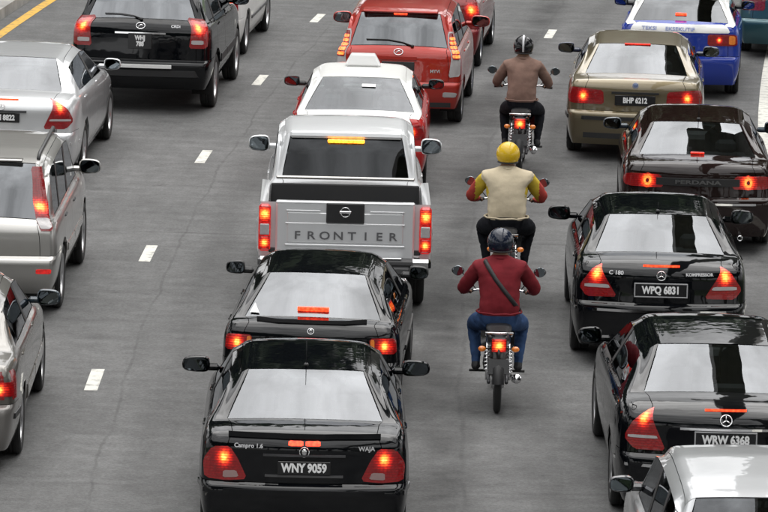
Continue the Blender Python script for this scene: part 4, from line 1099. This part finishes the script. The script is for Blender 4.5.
def rider(label, loc, rz, top, trousers, helmet_m, sleeve=None, cuff=None, stripe=None, strap=False, bulk=1.0, lean=0.0, turn=0.0, collar=None, hem=None):
    root = empty('person', loc, rz, label, 'person', 'motorcycle riders')
    sleeve = sleeve or top; cuff = cuff or sleeve
    J = {}; E_ = []; order = []; rad = []
    def j(n, co, r): J[n] = len(order); order.append(Vector(co)); rad.append(r)
    j('pelvis', (0, .22, .90), (.18, .135)); j('waist', (0, .25, 1.04), (.185, .14)); j('chest', (0, .33, 1.24), (.22, .15)); j('shoulder', (0, .37, 1.36), (.165, .105)); j('neck', (0, .41, 1.455), .056); j('head', (turn*.02, .43, 1.54), .085); j('crown', (turn*.02, .44, 1.64), .07)
    for s, t in ((1, 'R'), (-1, 'L')):
        j('sh'+t, (s*.195, .37, 1.345), .085); j('el'+t, (s*.33, .50, 1.12), .066); j('fa'+t, (s*.325, .64, 1.07), .045); j('wr'+t, (s*.315, .755, 1.045), .032); j('pa'+t, (s*.31, .80, 1.045), (.040, .020))
        j('hip'+t, (s*.10, .24, .86), .11); j('th'+t, (s*.185, .46, .80), .095); j('kn'+t, (s*.225, .66, .74), .072); j('sn'+t, (s*.215, .60, .52), .058); j('an'+t, (s*.205, .53, .375), .042); j('he'+t, (s*.205, .49, .335), .045); j('to'+t, (s*.215, .68, .325), .038)
    E = [('pelvis', 'waist'), ('waist', 'chest'), ('chest', 'shoulder'), ('shoulder', 'neck'), ('neck', 'head'), ('head', 'crown')]
    for t in 'RL': E += [('shoulder', 'sh'+t), ('sh'+t, 'el'+t), ('el'+t, 'fa'+t), ('fa'+t, 'wr'+t), ('wr'+t, 'pa'+t), ('pelvis', 'hip'+t), ('hip'+t, 'th'+t), ('th'+t, 'kn'+t), ('kn'+t, 'sn'+t), ('sn'+t, 'an'+t), ('an'+t, 'he'+t), ('he'+t, 'to'+t)]
    if bulk != 1:
        for nme, i in J.items():
            if nme in ('pelvis', 'waist', 'chest', 'shoulder') or nme[:2] in ('sh', 'el', 'th', 'hi'): r = rad[i]; bk = bulk**.35 if nme[:2] == 'sh' else bulk; rad[i] = tuple(q*bk for q in r) if isinstance(r, tuple) else r*bk
            if nme[:2] in ('el', 'fa', 'kn', 'th') or nme in ('shR', 'shL'): order[i].x *= bulk
    vs, fs = skin(order, [(J[a], J[b]) for a, b in E], rad)
    shoe = simple('shoe', (.02, .02, .022), .6)
    mats = [top, trousers, SKIN, sleeve, cuff, shoe]
    reg = {('pelvis', 'waist'): 0, ('waist', 'chest'): 0, ('chest', 'shoulder'): 0, ('shoulder', 'neck'): 0, ('neck', 'head'): 2, ('head', 'crown'): 2}
    for t in 'RL':
        reg.update({('shoulder', 'sh'+t): 0, ('sh'+t, 'el'+t): 3, ('el'+t, 'fa'+t): 4, ('fa'+t, 'wr'+t): 4, ('wr'+t, 'pa'+t): 2, ('pelvis', 'hip'+t): 1, ('hip'+t, 'th'+t): 1, ('th'+t, 'kn'+t): 1, ('kn'+t, 'sn'+t): 1, ('sn'+t, 'an'+t): 1, ('an'+t, 'he'+t): 5, ('he'+t, 'to'+t): 5})
    seg = [(order[J[a]], order[J[b]], m) for (a, b), m in reg.items()]
    mi = []
    for f in fs:
        c = sum((vs[i] for i in f), Vector())/len(f); best = (9, 0)
        for a, b, m in seg:
            d = b-a; t = max(0, min(1, (c-a).dot(d)/d.dot(d))); q = (c-a-d*t).length
            if q < best[0]: best = (q, m)
        m = best[1]
        if m == 3 and cuff is not sleeve and abs(c.x) > .30*bulk: m = 4
        if m == 0 and c.z < .93: m = 1
        if m == 1 and c.z > .93 and c.y < .45: m = 0
        mi.append(m)
    # cloth folds
    rd2 = random.Random(len(label))
    ph = [rd2.uniform(0, 6) for _ in range(4)]
    for v in vs:
        if v.z < 1.42:
            f1 = sin(v.z*31+v.x*14+ph[0]+2.2*sin(v.x*8+ph[3])); f2 = sin(v.z*19-v.x*23+ph[1]+1.6*sin(v.z*11+ph[2]))
            k = -.011*(1-abs(f1))**5-.009*(1-abs(f2))**5+.004*sin(v.z*12+ph[2])*sin(v.x*10+ph[1]); n = Vector((v.x, v.y-.33, 0)); 
            if n.length > .03: v += n.normalized()*k
    # fingers closed round the grip, thumb below
    for s in (1, -1):
        ax = Vector((s*.115, -.067, -.009)).normalized()
        g0 = Vector((s*.31, .818, 1.0225))
        for k, (ln, r) in enumerate(((.024, .0085), (.026, .009), (.025, .0088), (.021, .0078))):
            b = g0+ax*(-.030+.020*k)
            ch = [b+Vector((0, -.020, .022)), b+Vector((0, .004, .030)), b+Vector((0, ln, .012)), b+Vector((0, ln*.9, -.012)), b+Vector((0, .002, -.024))]
            v2, f2 = skin(ch, [(0, 1), (1, 2), (2, 3), (3, 4)], [r, r, r*.95, r*.9, r*.75], 0, 1); n0 = len(vs); vs += v2; fs += [[i+n0 for i in f] for f in f2]; mi += [2]*len(f2)
        b = g0-ax*.042
        ch = [b+Vector((0, -.028, .010)), b+Vector((-s*.008, -.012, -.014)), b+Vector((0, .008, -.026))]
        v2, f2 = skin(ch, [(0, 1), (1, 2)], [.011, .010, .008], 0, 1); n0 = len(vs); vs += v2; fs += [[i+n0 for i in f] for f in f2]; mi += [2]*len(f2)
    # face under the helmet
    fb = MB().ell((turn*.02, .525, 1.555), (.016, .022, .026), 10, 6).ell((turn*.02, .508, 1.515), (.028, .012, .009), 10, 6)
    for s in (1, -1): fb.ell((s*.034, .508, 1.585), (.015, .010, .011), 10, 6); fb.ell((s*.084, .44, 1.555), (.012, .024, .032), 8, 6)
    n0 = len(vs); vs += fb.v; fs += [[i+n0 for i in f] for f in fb.f]; mi += [2]*len(fb.f)
    body = mesh_obj('body', vs, fs, mats, root, True, mi)
    hc = Vector((turn*.02, .435, 1.59))
    h = MB().ell(hc, (.128, .150, .135), 24, 14, None, -.62)
    for v in h.v:
        if v.z < hc.z-.03 and v.y > hc.y+.04: v.z = max(v.z, hc.z-.03)
    ho = h.build('helmet', helmet_m, root)
    vz = MB().lathe([(.133, -.05), (.137, .0), (.130, .055)], hc+Vector((0, .012, .0)), 'Z', 14, RAD(25), RAD(155)); vz.build('visor', glass('visor', (.12, .12, .12), 1.5), ho)
    rim = [hc+Vector((.105*cos(a), .122*sin(a), -.083)) for a in [RAD(160)+RAD(220)*k/20 for k in range(21)]]; MB().tube(rim, .010, 6).build('helmet_rim', TRIM, ho)
    if stripe:
        st_ = MB()
        for x in stripe[1]:
            pts = [hc+Vector((x, .153*cos(a), .138*sin(a))) for a in [RAD(40)+RAD(165)*k/16 for k in range(17)]]
            vs2 = []; fs2 = []
            for q in pts: vs2 += [q+Vector((-.012, 0, 0)), q+Vector((.012, 0, 0))]
            for k in range(16): fs2.append([2*k, 2*k+1, 2*k+3, 2*k+2])
            st_.add(vs2, fs2)
        st_.build('helmet_stripe', stripe[0], ho)
    if strap:
        a = [(-.15, .30, 1.43), (-.12, .245, 1.38), (-.04, .185, 1.26), (.06, .145, 1.14), (.15, .14, 1.03), (.20, .21, .96)]; m = MB(); vs2 = []; fs2 = []
        for q in a: vs2 += [Vector(q)+Vector((.015, -.006, .014)), Vector(q)+Vector((-.015, -.006, -.014)), Vector(q)+Vector((-.015, .02, -.014)), Vector(q)+Vector((.015, .02, .014))]
        for k in range(len(a)-1):
            for e in range(4): fs2.append([4*k+e, 4*k+(e+1) % 4, 4*k+4+(e+1) % 4, 4*k+4+e])
        m.add(vs2, fs2).build('shoulder_strap', TRIM, root)
    hm = MB().tube([(.205*bulk*cos(2*pi*k/24), .235+.165*bulk*sin(2*pi*k/24), 0.942+.004*sin(2.1*k)) for k in range(25)], .010, 6, False).build('jacket_hem', top, root)
    if collar: MB().tube([(.075*cos(2*pi*k/16), .40+.07*sin(2*pi*k/16), 1.425-.02*sin(2*pi*k/16)) for k in range(17)], .018, 6, False).build('collar', collar, root)
    return root
def cloth(name, col, v=.2): return simple(name, col, .85, vary=v, vscale=9, bump=1.0, bscale=16, spec=.15)
def pair(x, y, mlabel, rlabel, mname, body, plate, sc=1.0, mbox=False, **k):
    rz = -heading(y)
    a = moto(mlabel, mname, (x, y, 0), rz, body, ALLOY, plate, mbox); b = rider(rlabel, (x, y, 0), rz, **k)
    return a, b
NAVY = cloth('dark_trousers', (.012, .013, .017)); JEAN = cloth('blue_jeans', (.035, .07, .16), .35)
pair(1.67, 59.0, 'motorcycle carrying the rider in a brown shirt', 'rider in a brown shirt and black striped helmet', 'motorcycle', BLACK, '',
     top=cloth('brown_shirt', (.20, .125, .10)), trousers=NAVY, collar=cloth('brown_shirt', (.20, .125, .10)), helmet_m=paint('helmet_black', (.01, .01, .012), 0, .3, .0), stripe=(simple('stripe_grey', (.5, .5, .52), .4), (-.0,)))
pair(1.30, 50.2, 'motorcycle carrying the rider in a cream jacket', 'rider in a cream jacket with yellow sleeves and yellow helmet', 'motorcycle', BLACK2, '',
     top=cloth('cream_jacket', (.50, .43, .31), .1), trousers=NAVY, collar=cloth('cream_jacket', (.50, .43, .31), .1), helmet_m=paint('helmet_yellow', (.62, .40, .02), 0, .35, .0), sleeve=cloth('yellow_sleeve', (.50, .36, .04)), cuff=cloth('red_cuff', (.35, .05, .04)), bulk=1.16)
pair(1.12, 44.75, 'motorcycle carrying the rider in a maroon jacket', 'rider in a maroon jacket and blue jeans with a shoulder strap', 'motorcycle', DGREY, '',
     top=cloth('maroon_jacket', (.16, .016, .022)), trousers=JEAN, collar=cloth('maroon_jacket', (.16, .016, .022)), helmet_m=paint('helmet_navy', (.012, .016, .03), 0, .3, .0), strap=True, bulk=1.06)
# ------------------------------------------------------------------ road and verge
def strip(name, u0, u1, s0, s1, z, mat, parent=None, ns=40, nu=1, kind='structure', thick=0):
    vs = []; fs = []; uv = []
    for i in range(ns+1):
        for k in range(nu+1):
            u, s = lerp(u0, u1, k/nu), lerp(s0, s1, i/ns); q = road_pt(u, s); vs.append((q.x, q.y, z)); uv.append((u, s))
    for i in range(ns):
        for k in range(nu): a = i*(nu+1)+k; fs.append([a, a+1, a+nu+2, a+nu+1])
    o = mesh_obj(name, vs, fs, mat, parent, False)
    l = o.data.uv_layers.new(name='lane')
    for p in o.data.polygons:
        for li in p.loop_indices: l.data[li].uv = uv[o.data.loops[li].vertex_index]
    if kind: o['kind'] = kind
    return o
def asphalt():
    m, n, l, p = nmat('asphalt')
    tc = n.new('ShaderNodeTexCoord'); sp = n.new('ShaderNodeSeparateXYZ'); l.new(tc.outputs['UV'], sp.inputs[0])
    def noise(sc, det, rough=.55, vec=None):
        t = n.new('ShaderNodeTexNoise'); t.inputs['Scale'].default_value = sc; t.inputs['Detail'].default_value = det; t.inputs['Roughness'].default_value = rough
        l.new(vec or tc.outputs['UV'], t.inputs['Vector']); return t.outputs[0]
    def mr(a, b, c, d, x, smooth=False):
        q = n.new('ShaderNodeMapRange'); q.inputs[1].default_value = a; q.inputs[2].default_value = b; q.inputs[3].default_value = c; q.inputs[4].default_value = d
        if smooth: q.interpolation_type = 'SMOOTHSTEP'
        l.new(x, q.inputs[0]); return q.outputs[0]
    def math_(op, a, b=None, v=None):
        q = n.new('ShaderNodeMath'); q.operation = op; l.new(a, q.inputs[0])
        if b is not None: l.new(b, q.inputs[1])
        elif v is not None: q.inputs[1].default_value = v
        return q.outputs[0]
    mp = n.new('ShaderNodeMapping'); mp.inputs['Scale'].default_value = (1, .10, 1); l.new(tc.outputs['UV'], mp.inputs[0])
    big = mr(.3, .7, .80, 1.14, noise(.45, 5, .6)); mid = mr(.3, .7, .76, 1.22, noise(4.2, 8, .72)); fine = mr(.25, .75, .60, 1.40, noise(30, 4, .75)); streak = mr(.3, .7, .90, 1.10, noise(3.5, 5, .6, mp.outputs[0]))
    mpt = n.new('ShaderNodeMapping'); mpt.inputs['Scale'].default_value = (.18, 1.6, 1); l.new(tc.outputs['UV'], mpt.inputs[0])
    cross = mr(.35, .7, .87, 1.10, noise(2.2, 5, .6, mpt.outputs[0]))
    f = math_('MULTIPLY', math_('MULTIPLY', big, mid), math_('MULTIPLY', fine, math_('MULTIPLY', streak, cross)))
    # oil drip bands along the lane centres
    for cu, wd, dep in ((-1.9, .55, .18), (1.9, .55, .16), (3.45, .45, .58), (4.3, .35, .24), (.75, .4, .2), (5.35, .5, .24)):
        d = math_('ABSOLUTE', math_('ADD', sp.outputs[0], v=-cu)); k = mr(0, wd, 1, 0, d, True)
        k = math_('MULTIPLY', k, mr(.36, .58, .15, 1, noise(.55, 6, .65)))
        f = math_('MULTIPLY', f, math_('SUBTRACT', math_('ADD', math_('MULTIPLY', k, v=0), v=1.0), math_('MULTIPLY', k, v=dep)))
    f = math_('MULTIPLY', f, mr(.62, .72, 1, .62, noise(2.2, 6, .68)))          # oil spots
    f = math_('MULTIPLY', f, mr(.70, .78, 1, 1.22, noise(1.9, 7, .7)))          # bleached scuffs
    # cracks: one along the lane joints, a few across
    wob = mr(.3, .7, -.07, .07, noise(.30, 9, .62))
    brk = mr(.36, .55, .15, 1, noise(.9, 3))
    for axis, cu, wd, dep in ((0, .30, .014, .26), (0, 3.60, .02, .2), (0, -3.3, .02, .2), (1, 11.0, .03, .34), (1, -2.0, .04, .15), (1, 24.0, .05, .2)):
        d = math_('ABSOLUTE', math_('ADD', math_('ADD', sp.outputs[axis], wob), v=-cu)); k = math_('MULTIPLY', mr(wd*.3, wd*1.7, 1, 0, d, True), brk)
        f = math_('MULTIPLY', f, math_('SUBTRACT', math_('ADD', math_('MULTIPLY', k, v=0), v=1.0), math_('MULTIPLY', k, v=dep)))
    cl_ = n.new('ShaderNodeMix'); cl_.data_type = 'RGBA'; cl_.blend_type = 'MULTIPLY'; cl_.inputs[0].default_value = 1; cl_.inputs[6].default_value = (.105, .105, .1045, 1)
    l.new(f, cl_.inputs[7]); l.new(cl_.outputs[2], p.inputs['Base Color']); p.inputs['Roughness'].default_value = .82; p.inputs['Specular IOR Level'].default_value = .35
    b = n.new('ShaderNodeBump'); b.inputs['Strength'].default_value = .5; b.inputs['Distance'].default_value = .006; l.new(noise(55, 4, .7), b.inputs['Height']); l.new(b.outputs[0], p.inputs['Normal'])
    return m
def worn(name, col):
    m, n, l, p = nmat(name); tc = n.new('ShaderNodeTexCoord'); t = n.new('ShaderNodeTexNoise'); t.inputs['Scale'].default_value = 7; t.inputs['Detail'].default_value = 7; t.inputs['Roughness'].default_value = .7
    l.new(tc.outputs['UV'], t.inputs['Vector']); q = n.new('ShaderNodeMapRange'); q.inputs[1].default_value = .50; q.inputs[2].default_value = .70; q.inputs[3].default_value = 0; q.inputs[4].default_value = .9; l.new(t.outputs[0], q.inputs[0])
    mx = n.new('ShaderNodeMix'); mx.data_type = 'RGBA'; mx.inputs[6].default_value = (*col, 1); mx.inputs[7].default_value = (.10, .10, .095, 1); l.new(q.outputs[0], mx.inputs[0]); l.new(mx.outputs[2], p.inputs['Base Color']); p.inputs['Roughness'].default_value = .7
    return m
GRASS = simple('verge_grass', (.05, .075, .025), .95, vary=.35, vscale=.8, bump=.6, bscale=8)
g = mesh_obj('ground', [(-900, -400, -.14), (900, -400, -.14), (900, 1500, -.14), (-900, 1500, -.14)], [[0, 1, 2, 3]], GRASS, None, False); g['kind'] = 'structure'
ROAD = strip('road', -4.72, 10.6, -90, 230, 0, asphalt(), None, 160, 6)
WL = worn('road_paint_white', (.56, .55, .50)); YL = worn('road_paint_yellow', (.58, .34, .05))
S0 = road_pt(0, 0).y
for k in range(-1, 14):
    s = 2.50+7.06*k; strip('lane_dash', -.065, .065, s-.52, s+.52, .004, WL, ROAD, 4, 1, None)
for k in range(1, 14):
    s = 1.6+7.06*k+.0; strip('lane_dash', 3.66, 3.79, s-.45, s+.60, .004, WL, ROAD, 4, 1, None) if k >= 4 else None
strip('edge_line', 7.08, 7.30, -60, 200, .004, WL, ROAD, 120, 1, None)
strip('yellow_line', -4.50, -4.34, -60, 200, .004, YL, ROAD, 120, 1, None)
CONC = simple('concrete', (.27, .26, .245), .85, vary=.25, vscale=2.5, bump=.4, bscale=40)
def kerb(name, u0, u1, s0, h, label):
    root = None
    n = 0
    e = None
    pieces = []
    for k in range(0, 60):
        a = s0+k*1.5
        vs = []
        for u, s, z in ((u0, a+.006, -.14), (u1, a+.006, -.14), (u1, a+1.494, -.14), (u0, a+1.494, -.14), (u0+.012, a+.006, h), (u1-.012, a+.006, h), (u1-.012, a+1.494, h), (u0+.012, a+1.494, h)):
            q = road_pt(u, s); vs.append((q.x, q.y, z))
        pieces.append(mesh_obj('kerb_stone', vs, [[0, 3, 2, 1], [4, 5, 6, 7], [0, 1, 5, 4], [1, 2, 6, 5], [2, 3, 7, 6], [3, 0, 4, 7]], CONC, ROAD, False))
kerb('kerb', -4.98, -4.72, -5, .16, '')
kerb('kerb', 10.6, 10.85, -5, .14, '')
strip('median', -8.4, -4.98, -90, 230, .10, CONC, None, 120, 2)

# ------------------------------------------------------------------ roadside trees (seen only as reflections in paint and glass)
BARK = simple('bark', (.09, .065, .045), .9, vary=.3, bump=.6, bscale=20)
LEAF = simple('leaves', (.028, .052, .014), .6, vary=.4, vscale=1.2)
def crown_mesh(seed, n=4200):
    rd = random.Random(seed); vs = []; fs = []
    cl = [(Vector((rd.uniform(-2.8, 2.8), rd.uniform(-2.8, 2.8), rd.uniform(5.5, 10.5))), rd.uniform(1.0, 2.1)) for _ in range(16)]
    for _ in range(n):
        c, r = rd.choice(cl); d = Vector((rd.gauss(0, 1), rd.gauss(0, 1), rd.gauss(0, .8))).normalized()*r*rd.uniform(.5, 1.05)
        p = c+d; a = Vector((rd.gauss(0, 1), rd.gauss(0, 1), rd.gauss(0, 1))).normalized(); b = a.orthogonal().normalized(); e = a.cross(b); L = rd.uniform(.24, .50); k = len(vs)
        vs += [p-b*L, p+e*L*.5, p+b*L, p-e*L*.5]; fs.append([k, k+1, k+2, k+3])
    me = bpy.data.meshes.new('crown'); me.from_pydata(vs, [], fs); me.materials.append(LEAF); return me
def trunk_mesh(seed):
    rd = random.Random(seed); m = MB(); m.tube([(0, 0, -.2), (.05, 0, 2), (-.05, .1, 4.2), (.1, 0, 6.5), (0, .1, 8.5)], [.34, .26, .22, .15, .06], 10)
    for k in range(7):
        a = k*2.4+rd.random(); z = 3.6+k*.6; m.tube([(0, 0, z), (1.1*cos(a), 1.1*sin(a), z+1.0), (2.3*cos(a), 2.3*sin(a), z+1.9)], [.12, .08, .03], 6)
    o = m.build('trunk', BARK); me = o.data; bpy.data.objects.remove(o); return me
TM = [(trunk_mesh(s), crown_mesh(s)) for s in (1, 2, 3)]
rd = random.Random(5)
def tree(x, y, sc, i, label):
    t = empty('broadleaf_tree', (x, y, -.14), rd.uniform(0, 6), label, 'tree', 'roadside trees beyond the frame'); t.scale = (sc, sc, sc*rd.uniform(.9, 1.15))
    for nm, me in zip(('trunk', 'crown'), TM[i % 3]):
        o = bpy.data.objects.new(nm, me); C.objects.link(o); o.parent = t
for i in range(10): q = road_pt(-14-rd.uniform(0, 3), -40+i*11); tree(q.x, q.y, rd.uniform(1.3, 1.7), i, 'broadleaf tree on the verge behind the concrete median')
for i in range(18): q = road_pt(-13-(i % 2)*5-rd.uniform(0, 3), 50+i*6.5); tree(q.x, q.y, rd.uniform(2.0, 2.7), i, 'tall broadleaf tree along the outside of the bend')
for i in range(12): q = road_pt(19+rd.uniform(0, 4), -40+i*13); tree(q.x, q.y, rd.uniform(1.3, 1.7), i, 'broadleaf tree on the grass verge past the white edge line')
for i in range(16): tree(-46+i*6+rd.uniform(-2, 2), -62+rd.uniform(-8, 8)-abs(i-8)*.5, rd.uniform(2.0, 2.7), i, 'tall broadleaf tree added unseen behind the queue to darken paint reflections')  # unseen belt added behind the camera so black tails mirror something dark
# elevated guideway beside the road, outside the frame: the dark band mirrored in the rear windows
vs = []; fs = []
for k in range(41):
    s = -110+k*8
    for u, z in ((6.7, 13.2), (7.6, 13.2), (7.6, 15.0), (6.7, 15.0)): q = road_pt(u, s); vs.append((q.x, q.y, z))
for k in range(40):
    for e in range(4): fs.append([4*k+e, 4*k+(e+1) % 4, 4*k+4+(e+1) % 4, 4*k+4+e])
gw_ = empty('guideway', road_pt(8.8, 0), 0, 'raised concrete guideway beam on columns beside the road', 'guideway')
o = mesh_obj('beam', [Vector(v)-gw_.location for v in vs], fs, CONC, gw_, False)
for s in range(-100, 201, 30):
    q = road_pt(8.8, s)-gw_.location; MB().lathe([(0, -.2), (.6, -.2), (.5, 11.6), (.7, 12.6), (.7, 13.2), (0, 13.2)], (q.x, q.y, 0), 'Z', 20).build('column', CONC, gw_)
    MB().box((q.x-1.2, q.y, 12.8), (3.2, .9, .7), .08).build('crosshead', CONC, gw_)
